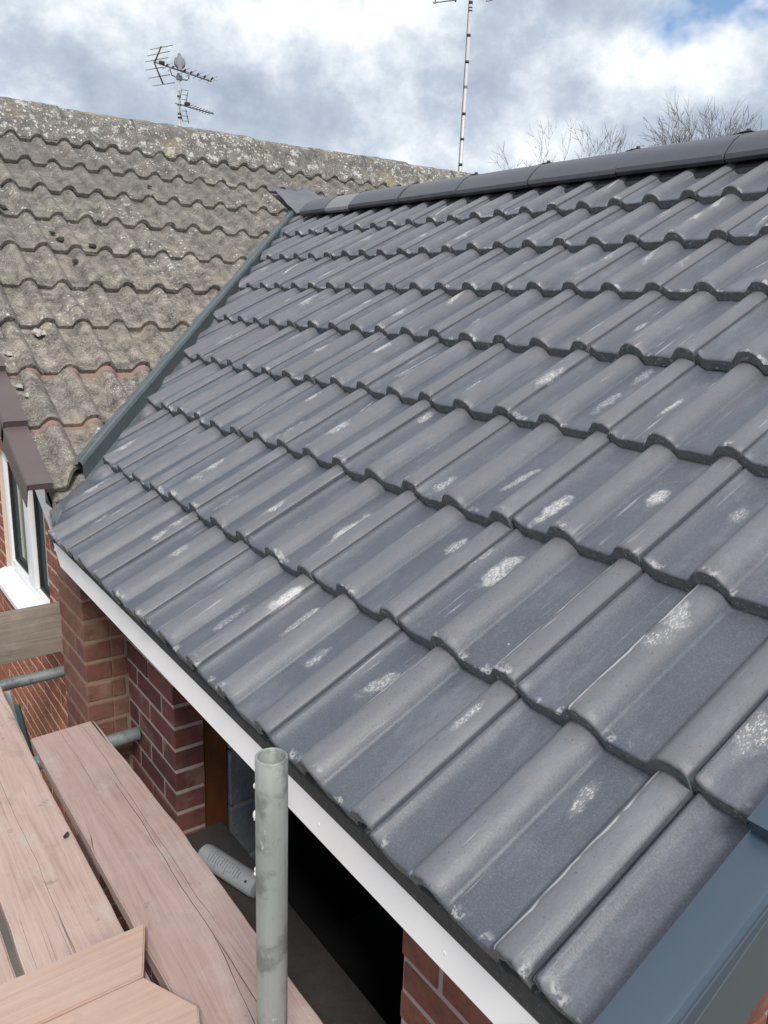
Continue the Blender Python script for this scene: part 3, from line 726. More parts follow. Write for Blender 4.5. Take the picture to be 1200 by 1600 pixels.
# valley gully between the two roofs
def zO(y): return T30*(y-.40)
bm = bmesh.new(); rows_ = []
xs = [.205+.05*i for i in range(41)]
for x in xs:
    n_ = x*T30
    sec = [(.43, zO(x+.43)-.012), (.385, zO(x+.385)+.022), (.378, zO(x+.378)+.036), (.368, zO(x+.368)+.040), (.359, zO(x+.359)+.034), (.357, zO(x+.357)+.012), (.350, n_-.040), (.33, n_-.054), (.25, n_-.056), (.12, n_-.056)]
    w_ = .003*mnoise.noise(Vector((x*4, 1, 0)))
    rows_.append([bm.verts.new((x-.5*(k-.36)+w_, x+.348+.5*(k-.36)-w_, z)) for k, z in sec])
for a, b_ in zip(rows_, rows_[1:]):
    for k in range(len(a)-1): bm.faces.new((a[k], b_[k], b_[k+1], a[k+1])).smooth = True
bmesh.ops.solidify(bm, geom=bm.faces[:], thickness=.003); fix(bm); mark_sharp(bm, 22)
bm_obj('valley_gully', bm, 'gully', ext)['label'] = 'grey valley gully with a rolled upstand'

# lead pieces: bottom corner and ridge end
def lead_sheet(name, quad, nx, ny, fn, parent, label):
    bm = bmesh.new(); g = []
    a, b_, c_, d_ = [Vector(p) for p in quad]
    for i in range(nx+1):
        g.append([])
        for j in range(ny+1):
            s, t = i/nx, j/ny
            p = a*(1-s)*(1-t)+b_*s*(1-t)+c_*s*t+d_*(1-s)*t
            g[-1].append(bm.verts.new(p+Vector((0, 0, fn(s, t)))))
    for i in range(nx):
        for j in range(ny): bm.faces.new((g[i][j], g[i+1][j], g[i+1][j+1], g[i][j+1])).smooth = True
    bmesh.ops.solidify(bm, geom=bm.faces[:], thickness=.004); fix(bm); mark_sharp(bm, 60)
    bm_obj(name, bm, 'lead', parent)['label'] = label
lead_sheet('lead_flashing', [(.012, .20, -.020), (.20, .36, .088), (.21, .56, .074), (.072, .495, -.006)], 12, 10,
           lambda s, t: .006*mnoise.noise(Vector((s*5, t*5, 1))) + .006*math.sin(t*3.1), ext, 'folded lead sheet at the foot of the valley')
bm = bmesh.new(); prism(bm, [(.043, .33, -.055), (.062, .475, -.020), (.10, .49, .0), (.10, .47, -.07), (.05, .32, -.105)], (.012, 0, 0)); bm_obj('lead_upstand', bm, 'lead', ext)
lead_sheet('lead_saddle', [(2.13, 2.43, 1.243), (2.36, 2.22, 1.268), (2.48, 2.87, zO(2.87)+.03), (2.18, 2.84, zO(2.84)+.028)], 16, 14,
           lambda s, t: .010*mnoise.noise(Vector((s*4, t*4, 7)))+.030*math.sin(s*math.pi)*(1-t)**2-.008*math.sin(s*math.pi)*t, ext, 'dull lead saddle where the new ridge meets the old roof')

# =================================================================== OLD HOUSE
old = empty('old_house', (XW, 3.4, GROUND), 'older brick house with weathered lichen spotted concrete tile roof', 'house')
OY, OZ, OX, OG = .5241, .0716, .3653, .3398
YRO, ZRO = 3.40, T30*(3.40-.40)
bm = bmesh.new()
def od(y): return zO(y)-.085
slab(bm, [(.10, .56, od(.56)), (.20, .56, od(.56)), (XR, 2.60, od(2.60)), (2*XR-.2, .56, od(.56)), (7.5, .56, od(.56)), (7.5, YRO, od(YRO)), (.10, YRO, od(YRO))], (0, 0, -.03))
slab(bm, [(.10, YRO+.002, od(YRO)), (7.5, YRO+.002, od(YRO)), (7.5, 2*YRO-.5, od(.5)), (.10, 2*YRO-.5, od(.5))], (0, 0, -.03))
oroof = bm_obj('tiled_roof', bm, 'felt', old); oroof['label'] = 'weathered grey brown tiled roof slope'
bm = bmesh.new(); slab(bm, [(.06, YRO+.08, zO(YRO)-.07), (7.5, YRO+.08, zO(YRO)-.07), (7.5, 2*YRO-.45, zO(.45)-.02), (.06, 2*YRO-.45, zO(.45)-.02)], (0, 0, -.02)); bm_obj('rear_roof_covering', bm, 'old', oroof)
OLDT = [tile_mesh('roof_tile', ['old', 'old'], seed=i+31, H=.037, thick=.013, tilt_thick=.020, length=.42, ts=[0, .005, .02, .06, .11, .16, .21, .26, .31, .36, .42], rough_nose=.0038, rough_top=.0018, p=2.0) for i in range(10)]
TILO = math.atan(.024/OG); VB = 1/math.sqrt(2)
rng = random.Random(11)
for r in range(10):
    for c in range(0, 24):
        x1 = OX+.3*c; x0 = x1-.3
        loc = Vector((x0, OY + r*OG*C30, OZ + r*OG*S30)) - NO*.012
        y_top = loc.y+.36
        mid = (x0+x1)/2
        if x0 < XR and y_top < x0+.37 and x1 < 2*XR-y_top+.37: continue
        if y_top < .37+XR-abs(x0-XR) and y_top < .37+XR-abs(x1-XR): continue
        if r < 7 and x0 > XR: continue                             # hidden behind the new roof
        ta = TILO + rng.uniform(-.008, .008); yw = rng.uniform(-.010, .010)
        y_ = (UO*math.cos(ta)-NO*math.sin(ta)+Vector((1, 0, 0))*yw).normalized(); x_ = (Vector((1, 0, 0))-y_.x*y_).normalized(); z_ = x_.cross(y_)
        mw = basis(x_, y_, z_, loc+UO*rng.uniform(-.007, .007)+NO*rng.uniform(-.001, .004)+Vector((rng.uniform(-.003, .003), 0, 0)))
        me = OLDT[rng.randrange(10)]
        cuts = []
        if loc.y-.02 < .385+XR-abs(x0-XR) or loc.y-.02 < .385+XR-abs(x1-XR):
            if mid < XR: cuts.append(((0, .385, 0), (VB, -VB, 0)))
            else: cuts.append(((2*XR, .385, 0), (-VB, -VB, 0)))
        if x0-.03 < .075: cuts.append(((.075, 0, 0), (-1, 0, 0)))
        if loc.y+.37 > YRO-.05: cuts.append(((0, YRO-.05, 0), (0, 1, 0)))
        if cuts:
            me = cut_mesh(me, mw, cuts)
            if me is None: continue
        link('roof_tile', me, oroof, mw)
# pink bedding mortar showing between the lowest courses
for r, (xa, xb) in ((1, (.10, .40)), (2, (.10, .69))):
    bm = bmesh.new(); n = int((xb-xa)/.006); a = []
    for i in range(n+1):
        x = xa+(xb-xa)*i/n; u = (x-OX) % .3; h = profile(u, .037, 2.0)-.004+.002*mnoise.noise(Vector((x*60, r, 0)))
        base = Vector((x, OY+r*OG*C30, OZ+r*OG*S30))-NO*.012
        a.append([bm.verts.new(base+UO*(-.013+.002*mnoise.noise(Vector((x*50, 3, r))))+NO*(h-.022)), bm.verts.new(base+UO*(-.004)+NO*(h-.012)), bm.verts.new(base+UO*.02+NO*(h-.016))])
    for p, q in zip(a, a[1:]):
        for k in range(2): bm.faces.new((p[k], q[k], q[k+1], p[k+1]))
    fix(bm); bm_obj('bedding_mortar', bm, 'bedding', oroof)
# old ridge: bedded half-round ridge tiles, lumpy
xa = .05; i = 0
while xa < 7.4:
    xb = xa+.455; bm = bmesh.new(); g = []
    n = 15
    for j in range(16):
        t = j/15; x = xa+(xb-xa)*t; row = []
        for k in range(n):
            a = math.pi*(k/(n-1)); rr = .132
            if j in (0, 15): rr -= .006
            q = Vector((x*16, k*.8, i)); rr += .006*mnoise.noise(q)+.003*mnoise.noise(q*3)
            # skirts of mortar spread outwards below
            yy = -math.cos(a)*rr*1.12; zz = math.sin(a)*rr*.98-.03
            row.append(bm.verts.new((x, YRO+yy, ZRO+zz+.006*math.sin(i*2.1))))
        g.append(row)
    for j in range(15):
        for k in range(n-1): bm.faces.new((g[j][k], g[j+1][k], g[j+1][k+1], g[j][k+1])).smooth = True
    for row in (g[0], g[-1]): bm.faces.new(row)
    fix(bm); bm_obj('ridge_tile', bm, 'oldridge', oroof)
    bm = bmesh.new(); g = []                                       # mortar skirt on the near side, following the tile rolls
    for j in range(31):
        x = xa+(xb-xa)*j/30; u = (x-OX) % .3; h = profile(u, .037, 2.0)
        e = .006*mnoise.noise(Vector((x*22, 5, 0)))+.004*mnoise.noise(Vector((x*60, 1, 0)))
        p0 = Vector((x, YRO-.135, ZRO+.012)); p1 = Vector((x, YRO-.19+e, zO(YRO-.19+e)+.002+h*.8)); p2 = Vector((x, YRO-.215+e*1.5, zO(YRO-.215+e*1.5)-.010+h*.9))
        g.append([bm.verts.new(p) for p in (p0, p1, p2)])
    for p, q in zip(g, g[1:]):
        for k in range(2): bm.faces.new((p[k], q[k], q[k+1], p[k+1])).smooth = True
    fix(bm); bm_obj('ridge_mortar', bm, 'oldridge', oroof)
    xa = xb+.0; i += 1

# moss clumps and lime patches on the old tiles
def lump(name, p, r, flat, mat, seed, parent, label=None):
    bm = bmesh.new(); bmesh.ops.create_icosphere(bm, subdivisions=3, radius=r)
    for v in bm.verts:
        n_ = mnoise.noise(v.co*(2.2/r)+Vector((seed*5.1, 0, 0))); v.co *= 1+.75*n_+.25*mnoise.noise(v.co*(6/r)); v.co.z *= flat
    for f in bm.faces: f.smooth = True
    o_ = bm_obj(name, bm, mat, parent, None, basis(Vector((1, 0, 0)), UO, NO, Vector(p)))
    if label: o_['label'] = label
    return o_
for i, (p, r) in enumerate((((.594, 2.081, .965), .024), ((.731, 2.042, .942), .021), ((.604, 1.896, .858), .020), ((.379, 2.344, 1.115), .026), ((.66, 2.15, 1.0), .013), ((.565, 2.14, .997), .015), ((.47, 2.12, .982), .011), ((.85, 2.30, 1.085), .012), ((1.3, 2.75, 1.345), .014), ((.95, 1.95, .885), .010))):
    lump('moss_clump', p, r*.9, .34, 'moss', i, oroof)
for i, (p, r, f) in enumerate((((.285, 1.36, .548), .026, .14), ((.325, 1.352, .546), .030, .14), ((.136, 1.226, .470), .016, .2), ((.123, 1.036, .361), .014, .25), ((.145, .985, .331), .017, .2), ((.52, 1.18, .44), .012, .2))):
    lump('lime_patch', Vector(p)-NO*.0035, r, f*.45, 'lime', i+20, oroof)

# gable wall facing the scaffold, with window opening
WY0, WY1, WZ0, WZ1 = 1.46, 2.42, -.80, -.12
gw = wall('gable_wall', (XW+.003, .68, GROUND), (XW+.0985, 6.3, -.80), 'mortarr', old, 'rustic orange red brick gable wall')
bm = bmesh.new(); add_box(bm, (XW+.003, .68, -.80), (XW+.0985, WY0, .05)); add_box(bm, (XW+.003, WY1, -.80), (XW+.0985, 6.3, .03)); add_box(bm, (XW+.003, WY0, WZ1), (XW+.0985, WY1, .06)); bm_obj('wall_core', bm, 'mortarr', gw)
brick_run(gw, (XW, .672, 0), (0, 1, 0), (1, 0, 0), 1.95, .03, -2.3, 'rustic', -.06, hole=(WY0-.672, WY1-.672, WZ0+.02, WZ1), rough=.0030)
bm = bmesh.new(); prism(bm, [(XW+.006, .70, .03), (XW+.006, 6.2, .03), (XW+.006, YRO, ZRO-.12)], (.09, 0, 0)); bm_obj('gable_peak', bm, 'mortarr', gw)
lim = lambda u: (T30*((.672+u)-.40)-.16) if .672+u < YRO else (T30*((2*YRO-.672-u)-.40)-.16)
brick_bulk(gw, (XW, .672, 0), (0, 1, 0), (1, 0, 0), 0, 5.5, .03, 1.72, -2.4, 'rustic', -.06, lim, skip=lambda u, z: (u < 1.95 and -2.3 < z < -.03) or (WY0-.672-.1 < u < WY1-.672+.1 and WZ0 < z+.06 and z < WZ1))
wall('wall', (XW+.30, .74, GROUND), (7.3, .84, -.02), 'render_', old)
wall('wall', (XW+.10, 6.2, GROUND), (7.3, 6.3, .0), 'rustic', old); wall('wall', (7.2, .84, GROUND), (7.3, 6.2, .0), 'rustic', old)
wall('room_back', (1.2, .85, GROUND), (1.25, 6.1, -.05), 'render_', old)
# window
win = bm_obj('window', (lambda b: (add_box(b, (XW+.075, WY0+.004, WZ0+.002), (XW+.085, WY1-.004, WZ1-.002)), b)[1])(bmesh.new()), 'rubber', old)
win['label'] = 'white two pane window in the gable wall'
def rail(y0, y1, z0, z1, x0=.022, x1=.074, name='frame'):
    bm = bmesh.new(); add_box(bm, (XW+x0, y0, z0), (XW+x1, y1, z1), .004, 0, 2); bm_obj(name, bm, 'white', win, 30)
rail(WY0+.002, WY0+.045, WZ0, WZ1); rail(WY1-.075, WY1-.002, WZ0, WZ1); rail(WY0+.046, WY1-.076, WZ0, WZ0+.065); rail(WY0+.046, WY1-.076, WZ1-.05, WZ1)
rail(1.80, 1.93, WZ0+.066, WZ1-.051, .012)
for a, b_ in ((WY0+.046, 1.799), (1.931, WY1-.076)):
    bm = bmesh.new(); add_box(bm, (XW+.052, a+.014, WZ0+.082), (XW+.060, b_-.014, WZ1-.064)); bm_obj('pane', bm, 'glass', win)
    bm = bmesh.new()
    add_box(bm, (XW+.034, a, WZ0+.066), (XW+.0515, a+.013, WZ1-.051)); add_box(bm, (XW+.034, b_-.013, WZ0+.066), (XW+.0515, b_, WZ1-.051)); add_box(bm, (XW+.034, a+.0131, WZ0+.066), (XW+.0515, b_-.0131, WZ0+.0815))
    bm_obj('gasket', bm, 'rubber', win)
bm = bmesh.new(); prism(bm, [(XW-.075, WY0-.03, WZ0-.052), (XW-.075, WY0-.03, WZ0-.022), (XW+.0215, WY0-.03, WZ0+.010), (XW+.0215, WY0-.03, WZ0-.052)], (0, WY1-WY0+.06, 0), .003); bm_obj('sill', bm, 'white', win, 30)

# brown dry verge units and white box end on the old house
for r in range(10):
    ta = TILO; y_ = (UO*math.cos(ta)-NO*math.sin(ta)).normalized(); x_ = Vector((-1, 0, 0)); z_ = x_.cross(y_)
    # mirrored: build with x outward = -X
    bm = verge_unit(1, .37, .082, .095, .010, .014)
    for v in bm.verts: v.co.x = -v.co.x
    bmesh.ops.reverse_faces(bm, faces=bm.faces[:])
    mw = basis(Vector((1, 0, 0)), y_, Vector((1, 0, 0)).cross(y_), Vector((.092, OY-.012+r*OG*C30, OZ-.012+r*OG*S30))+NO*.036)
    add_hex(bm, [(-.082, .0, -.024), (-.002, .0, -.024), (-.002, .004, -.024), (-.082, .004, -.024), (-.082, .0, -.002), (-.002, .0, -.002), (-.002, .004, -.002), (-.082, .004, -.002)])
    o_ = bm_obj('verge_unit', bm, 'brown', old, 30, mw)
    if r == 0: o_['label'] = 'lowest brown plastic verge unit'
bm = bmesh.new(); prism(bm, [(.118, .52, -.01), (.118, .60, .03), (.118, .66, .055), (.118, .66, -.20), (.118, .585, -.17), (.118, .545, -.09)], (.045, 0, 0), .002)
bm_obj('box_end', bm, 'white', old, 30)['label'] = 'white plastic eaves box end'
bm = bmesh.new(); prism(bm, [(.118, .662, .00), (.118, 3.4, 1.58), (.118, 3.4, 1.43), (.118, .662, -.15)], (.018, 0, 0)); bm_obj('bargeboard', bm, 'white', old)
bm = bmesh.new(); prism(bm, [(.137, .662, -.13), (.137, 3.4, 1.45), (XW, 3.4, 1.45), (XW, .662, -.13)], (0, 0, .01)); bm_obj('verge_soffit', bm, 'white', old)

bm = bmesh.new(); prism(bm, [(.10, .525, .02), (.10, .60, .085), (.10, .66, .10), (.10, .66, -.02), (.10, .55, -.02)], (.13, 0, 0), .004); bm_obj('eaves_filler', bm, 'old', old)

# =================================================================== SCAFFOLD
def plank(name, poly, z_top, th, mat, label, ydir, wav=.0015):
    """poly: plan corners (x, y) ccw; local y along ydir so the grain follows the plank"""
    cx = sum(p[0] for p in poly)/len(poly); cy = sum(p[1] for p in poly)/len(poly)
    yv = Vector((ydir[0], ydir[1], 0)).normalized(); xv = Vector((yv.y, -yv.x, 0)); mw = basis(xv, yv, Vector((0, 0, 1)), Vector((cx, cy, z_top)))
    inv = mw.inverted(); loc = [inv @ Vector((p[0], p[1], z_top)) for p in poly]
    bm = bmesh.new(); prism(bm, loc, (0, 0, -th))
    L = max(v.co.y for v in bm.verts)-min(v.co.y for v in bm.verts)
    for k in range(1, int(L/.05)):
        y = min(p.y for p in loc)+k*.05
        bmesh.ops.bisect_plane(bm, geom=bm.verts[:]+bm.edges[:]+bm.faces[:], plane_co=(0, y, 0), plane_no=(0, 1, 0))
    es = [e for e in bm.edges if len(e.link_faces) == 2 and e.calc_face_angle(0) > .6]
    bmesh.ops.bevel(bm, geom=es, offset=.0035, segments=2, affect='EDGES')
    for v in bm.verts:
        q = v.co*9+Vector((cx*50, 0, 0)); v.co.x += wav*mnoise.noise(q)*2+wav*.7*mnoise.noise(q*5); v.co.z += wav*mnoise.noise(q+Vector((9, 0, 0)))
    o_ = bm_obj(name, bm, mat, None, 35, mw)
    return tag(o_, label, 'plank', 'scaffold boards')
ZB = -.75
plank('scaffold_board', [(-.0705, .364), (-.068, -2.4), (.166, -2.4), (.1625, -.35), (.1420, .377)], ZB, .038, 'board', 'pinkish grey weathered scaffold board nearest the brick wall, with a long split', (0, 1))
plank('scaffold_board', [(-.313, .95), (-.3135, -2.4), (-.097, -2.4), (-.093, .13), (-.072, .95)], ZB+.002, .038, 'boardb', 'pale pink scaffold board in the middle, running under the cross planks', (0, 1))
plank('scaffold_board', [(-.560, .95), (-.560, -2.4), (-.333, -2.4), (-.333, .95)], ZB-.002, .038, 'boardb', 'scaffold board at the left picture edge, only a sliver showing', (0, 1))
plank('cross_plank', [(-.0586, -.700), (-.75, -.700), (-.75, -.846), (-.1156, -.846)], ZB+.042, .038, 'deck', 'clean orange pink plank laid across the boards, farther of two', (1, 0), .0005)
plank('cross_plank', [(-.1157, -.850), (-.75, -.850), (-.75, -1.045), (-.070, -1.045), (-.0497, -.985)], ZB+.042, .038, 'deck', 'clean orange pink plank at the bottom picture edge, nearer of two', (1, 0), .0005)
bm = bmesh.new(); g = []
for i in range(7):
    t = i/6; w_ = .006*math.sin(math.pi*t)**.7+.0004
    g.append([bm.verts.new((k*w_, -.014+.028*t, .004+.004*abs(k)+.005*(t-.5)**2*4)) for k in (-1, 0, 1)])
for p, q_ in zip(g, g[1:]):
    for k in range(2): bm.faces.new((p[k], q_[k], q_[k+1], p[k+1])).smooth = True
bmesh.ops.solidify(bm, geom=bm.faces[:], thickness=.0008); fix(bm)
tag(bm_obj('dead_leaf', bm, 'leaf', None, None, Matrix.Translation((-.115, -.235, ZB+.002)) @ Matrix.Rotation(RAD(-38), 4, 'Z')), 'small dark curled leaf on the middle scaffold board', 'leaf')
# standard
def pipe(name, a, b_, r, th, mat, label, cat='pole', splash=False, group=None):
    a = Vector(a); b_ = Vector(b_); d = b_-a; L = d.length; d = d.normalized(); s, t = frame_of(d)
    mw = basis(s, d.cross(s), d, a); bm = bmesh.new(); seg = 40; rings = []
    zs = [L*i/24 for i in range(25)]
    def ring(rr, z): return [bm.verts.new((rr*math.cos(2*math.pi*k/seg), rr*math.sin(2*math.pi*k/seg), z)) for k in range(seg)]
    rs = [ring(r-th, L-.12), ring(r-th, L-.0012), ring(r-th+.0012, L), ring(r-.0012, L), ring(r, L-.0012)]+[ring(r, z) for z in reversed(zs[:-1])]
    for p, q in zip(rs, rs[1:]):
        for k in range(seg): bm.faces.new((p[k], q[k], q[(k+1) % seg], p[(k+1) % seg])).smooth = True
    bm.faces.new(rs[0]); bm.faces.new(rs[-1][::-1])
    fix(bm); mark_sharp(bm, 50)
    return tag(bm_obj(name, bm, mat, None, None, mw), label, cat, group), mw, L
PX, PY = -.0745, -1.352
st, mw, L = pipe('scaffold_pole', (PX-.000, PY-.000, GROUND), (PX, PY, .068), .0241, .004, 'galv', 'upright grey galvanised scaffold pole with open top, in front of the fascia', 'pole')
left = (-r2).normalized()
for dz, rr, sq in ((.050, .0035, 1.6), (.098, .004, 2.2), (.104, .003, 1.5), (.193, .0032, 1.4), (.012, .0018, 1.5), (.20, .004, .8)):
    bm = bmesh.new(); bmesh.ops.create_icosphere(bm, subdivisions=2, radius=rr)
    for v in bm.verts:
        v.co.z *= sq; v.co += mnoise.noise_vector(v.co*300)*rr*.25
    for f in bm.faces: f.smooth = True
    ang = .12*math.sin(dz*90); p = Vector((PX, PY, .068-dz)) + (left*math.cos(ang)-fw*math.sin(ang)*.6)*.0238
    bm_obj('cement_splash', bm, 'splash', st, None, Matrix.Translation(p))
pipe('scaffold_tube', (-1.4, .275, -.808), (XW-.004, .275, -.792), .0241, .004, 'galvd', 'short dull scaffold tube end against dark brick, beside the board end', 'tube', False, 'scaffold transoms')
pipe('scaffold_tube', (-1.4, 1.235, -.965), (XW-.006, 1.205, -.928), .0241, .004, 'galvd', 'dull grey scaffold tube below the silvered toe board', 'tube', False, 'scaffold transoms')
# toe board on edge
bm = bmesh.new(); bmesh.ops.create_grid(bm, x_segments=1, y_segments=30, size=.5); bm.free()
bm = bmesh.new(); add_box(bm, (-.111, -.75, -.019), (.111, .75, .019), .003, 0, 2)
for v in bm.verts: v.co.x += .002*mnoise.noise(v.co*8)
tm = basis(Vector((0, -.14, .99)).normalized(), Vector((.999, -.012, .0)).normalized(), Vector((0, 0, 0)), Vector((0, 0, 0)))
xz = Vector((-.02, .0, 1)).normalized(); yv = Vector((1, -.02, .02)).normalized(); zv = xz.cross(yv).normalized(); xz = yv.cross(zv).normalized()
tag(bm_obj('toe_board', bm, 'greywood', None, 35, basis(xz, yv, zv, Vector((XW-.012-.75, 1.235, -.735)))), 'silvered grey toe board on edge in front of the window sill', 'plank')
# leaning grey plastic length
bm = bmesh.new()
add_box(bm, (-.026, -.006, -1.0), (.020, .006, .16), .002); a_ = Vector((0, 0, 0))
lp = bm_obj('plastic_panel', bm, 'greyboard', None, 30, basis(Vector((.80, -.60, 0)).normalized(), Vector((.60, .80, 0)).normalized(), Vector((0, 0, 1)), Vector((-.020, .905, -.985))) @ Matrix.Rotation(RAD(-10), 4, 'Y'))
tag(lp, 'narrow pale grey plastic length leaning below the scaffold tube at left', 'panel')
bm = bmesh.new(); add_box(bm, (.0205, -.008, -1.0), (.040, .008, .10), .002); bm_obj('teal_edge', bm, 'teal', lp, None, lp.matrix_basis.copy())

# =================================================================== cartridge lying on the sill
def cartridge():
    a = Vector((.285, -.215, -.972)); b_ = Vector((.365, -.445, -.985)); d = (b_-a).normalized(); L = (b_-a).length
    s, t = frame_of(d); bm = bmesh.new()
    prof = [(0, .004), (.0, .016), (.012, .030), (.030, .0335), (L-.012, .0335), (L-.004, .031), (L, .020), (L, .004)]
    rings = []
    for y, r in prof: rings.append([bm.verts.new(a+d*y+r*(math.cos(6.28318*k/24)*s+math.sin(6.28318*k/24)*t)) for k in range(24)])
    for p, q in zip(rings, rings[1:]):
        for k in range(24): bm.faces.new((p[k], p[(k+1) % 24], q[(k+1) % 24], q[k]))
    bm.faces.new(rings[0]); bm.faces.new(rings[-1]); fix(bm)
    o_ = bm_obj('foam_bottle', bm, 'bottle', None, 35)
    tag(o_, 'grey white plastic bottle lying in the dark opening below the fascia', 'bottle')
    # faint printed text block: short lines wrapped round the barrel, unreadable in the photograph
    upv = (Vector((-.75, -.25, .75))-d*d.dot(Vector((-.75, -.25, .75)))).normalized(); sd_ = d.cross(upv)
    bm = bmesh.new(); rg = random.Random(4)
    for i in range(13):
        y = .055+i*.0105; a0 = -.75; a1 = rg.uniform(.1, .55); n = 10; prev = None
        for k in range(n+1):
            an = a0+(a1-a0)*k/n; nn = upv*math.cos(an)+sd_*math.sin(an)
            p = [bm.verts.new(a+d*(y+w)+nn*.0339) for w in (0, .0022)]
            if prev and not (rg.random() < .16): bm.faces.new((prev[0], p[0], p[1], prev[1]))
            prev = p
    bm_obj('label_print', bm, 'ink', o_)
    bm = bmesh.new(); n0 = upv; add_tube(bm, [a+d*(L-.03)+n0*.033, a+d*(L-.03)+n0*.036], .004, 8); fix(bm); bm_obj('dark_cap', bm, 'black', o_)
cartridge()

bm = bmesh.new(); bmesh.ops.create_icosphere(bm, subdivisions=2, radius=.0036)
for v in bm.verts: v.co *= 1+.3*mnoise.noise(v.co*300)
tag(bm_obj('pebble', bm, 'lime', None, None, Matrix.Translation(Vector((.331, -1.417, .168))+NN*.004)), 'tiny pale pebble lying in a tile pan on the new roof', 'pebble')

# =================================================================== AERIALS
def sc(p, k): return CAM_POS + (Vector(p)-CAM_POS)*k
def rod(name, parent, a, b_, r, mat='alu', seg=6):
    bm = bmesh.new(); add_tube(bm, [a, b_], r, seg); fix(bm); return bm_obj(name, bm, mat, parent)
K = 1.9
def q(x, z, dy=0): return sc((x, 3.75, z), K)+Vector((0, dy, 0))
mtop = q(1.915, 2.250); 
aer = empty('tv_aerial', (mtop.x, mtop.y, GROUND), 'rooftop television aerial with two arrays behind the old ridge, pigeon on it', 'aerial')
rod('mast', aer, Vector((mtop.x, mtop.y, GROUND)), mtop, .022, 'alupale', 12)
for z in (2.10, 2.045, 1.985, 1.96): c = q(1.915, z); rod('tape_band', aer, c-Vector((0, 0, .012)), c+Vector((0, 0, .012)), .0245, 'black', 12)
boomA, boomB = q(1.735, 2.2943), q(2.191, 2.2551, .10)
rod('boom', aer, boomA, boomB, .011, 'alu')
bend = q(1.7406, 2.286)
rod('reflector_spine', aer, q(1.7941, 2.4011), bend, .010, 'black'); rod('reflector_spine', aer, bend, q(1.7997, 2.1602), .010, 'black')
for a, b_ in (((1.7035, 2.3579), (1.9007, 2.4402)), ((1.6818, 2.3148), (1.8786, 2.3968)), ((1.6631, 2.2737), (1.8624, 2.3531)), ((1.6637, 2.2225), (1.8277, 2.2856)), ((1.6845, 2.175), (1.8734, 2.2449)), ((1.7084, 2.1296), (1.9075, 2.199))):
    rod('reflector_rod', aer, q(*a, -.06), q(*b_, .10), .0065)
for x, z in ((1.8334, 2.2835), (1.875, 2.279), (1.9639, 2.2736), (2.0121, 2.2691), (2.064, 2.265), (2.1164, 2.2598), (2.1725, 2.2561)):
    c = q(x, z); e = Vector((.075, -.18, 0)); cr = rod('director_clip', aer, c-Vector((.012, 0, .004)), c+Vector((.012, 0, .022)), .013, 'black', 8)
    for k in (-1, 1): rod('director', aer, c-e*.5+Vector((0, 0, -.03*k)), c+e*.5+Vector((0, 0, .03*k)), .0035)
bm = bmesh.new(); c = q(1.793, 2.2955); add_box(bm, c-Vector((.035, .03, .018)), c+Vector((.035, .03, .022)), .008, 0, 2); bm_obj('dipole_box', bm, 'black', aer, 40)
bm = bmesh.new(); add_tube(bm, [q(1.8534, 2.2760), q(1.8545, 2.2600), q(1.867, 2.2309), q(1.926, 2.2152), q(1.9803, 2.2170), q(1.992, 2.23), q(1.9966, 2.270)], .009, 8); fix(bm); bm_obj('cradle', bm, 'alu', aer)
bm = bmesh.new(); c = q(1.921, 2.222); add_box(bm, c-Vector((.035, .03, .03)), c+Vector((.035, .03, .03)), .004); bm_obj('clamp', bm, 'alu', aer)
# lower, smaller array
rod('boom', aer, q(1.8847, 2.0518), q(2.251, 2.0601, .30), .010, 'alu')
for i in range(9): c = q(1.99+.029*i, 2.0592+.0001*i, .05+.03*i); rod('director', aer, c-Vector((.02, -.05, .012)), c+Vector((.02, -.05, .012)), .005)
bm = bmesh.new(); c = q(1.9756, 2.0607); add_box(bm, c-Vector((.035, .03, .022)), c+Vector((.035, .03, .022)), .012, 0, 2); bm_obj('dipole_box', bm, 'black', aer, 40)
for zs, sg in (((2.068, 2.155), 1), ((2.036, 1.945), -1)):
    for xl, dx, dy in ((1.930, .018*sg, .05), (1.99, .022*sg, .12), (1.893, -.004, -.10)):
        rod('reflector_spine', aer, q(xl, zs[0], dy), q(xl+abs(dx)*.9, zs[1] if xl > 1.9 else zs[0]+(zs[1]-zs[0])*.7, dy), .006)
    for k in range(3):
        t = .25+.36*k; z = zs[0]+(zs[1]-zs[0])*t
        rod('reflector_rod', aer, q(1.925+.012*t, z-.006, -.02), q(1.995+.02*t, z+.012, .12), .005)
        if k < 2: rod('reflector_rod', aer, q(1.886, z-.004, -.12), q(1.915, z+.006, -.05), .004)

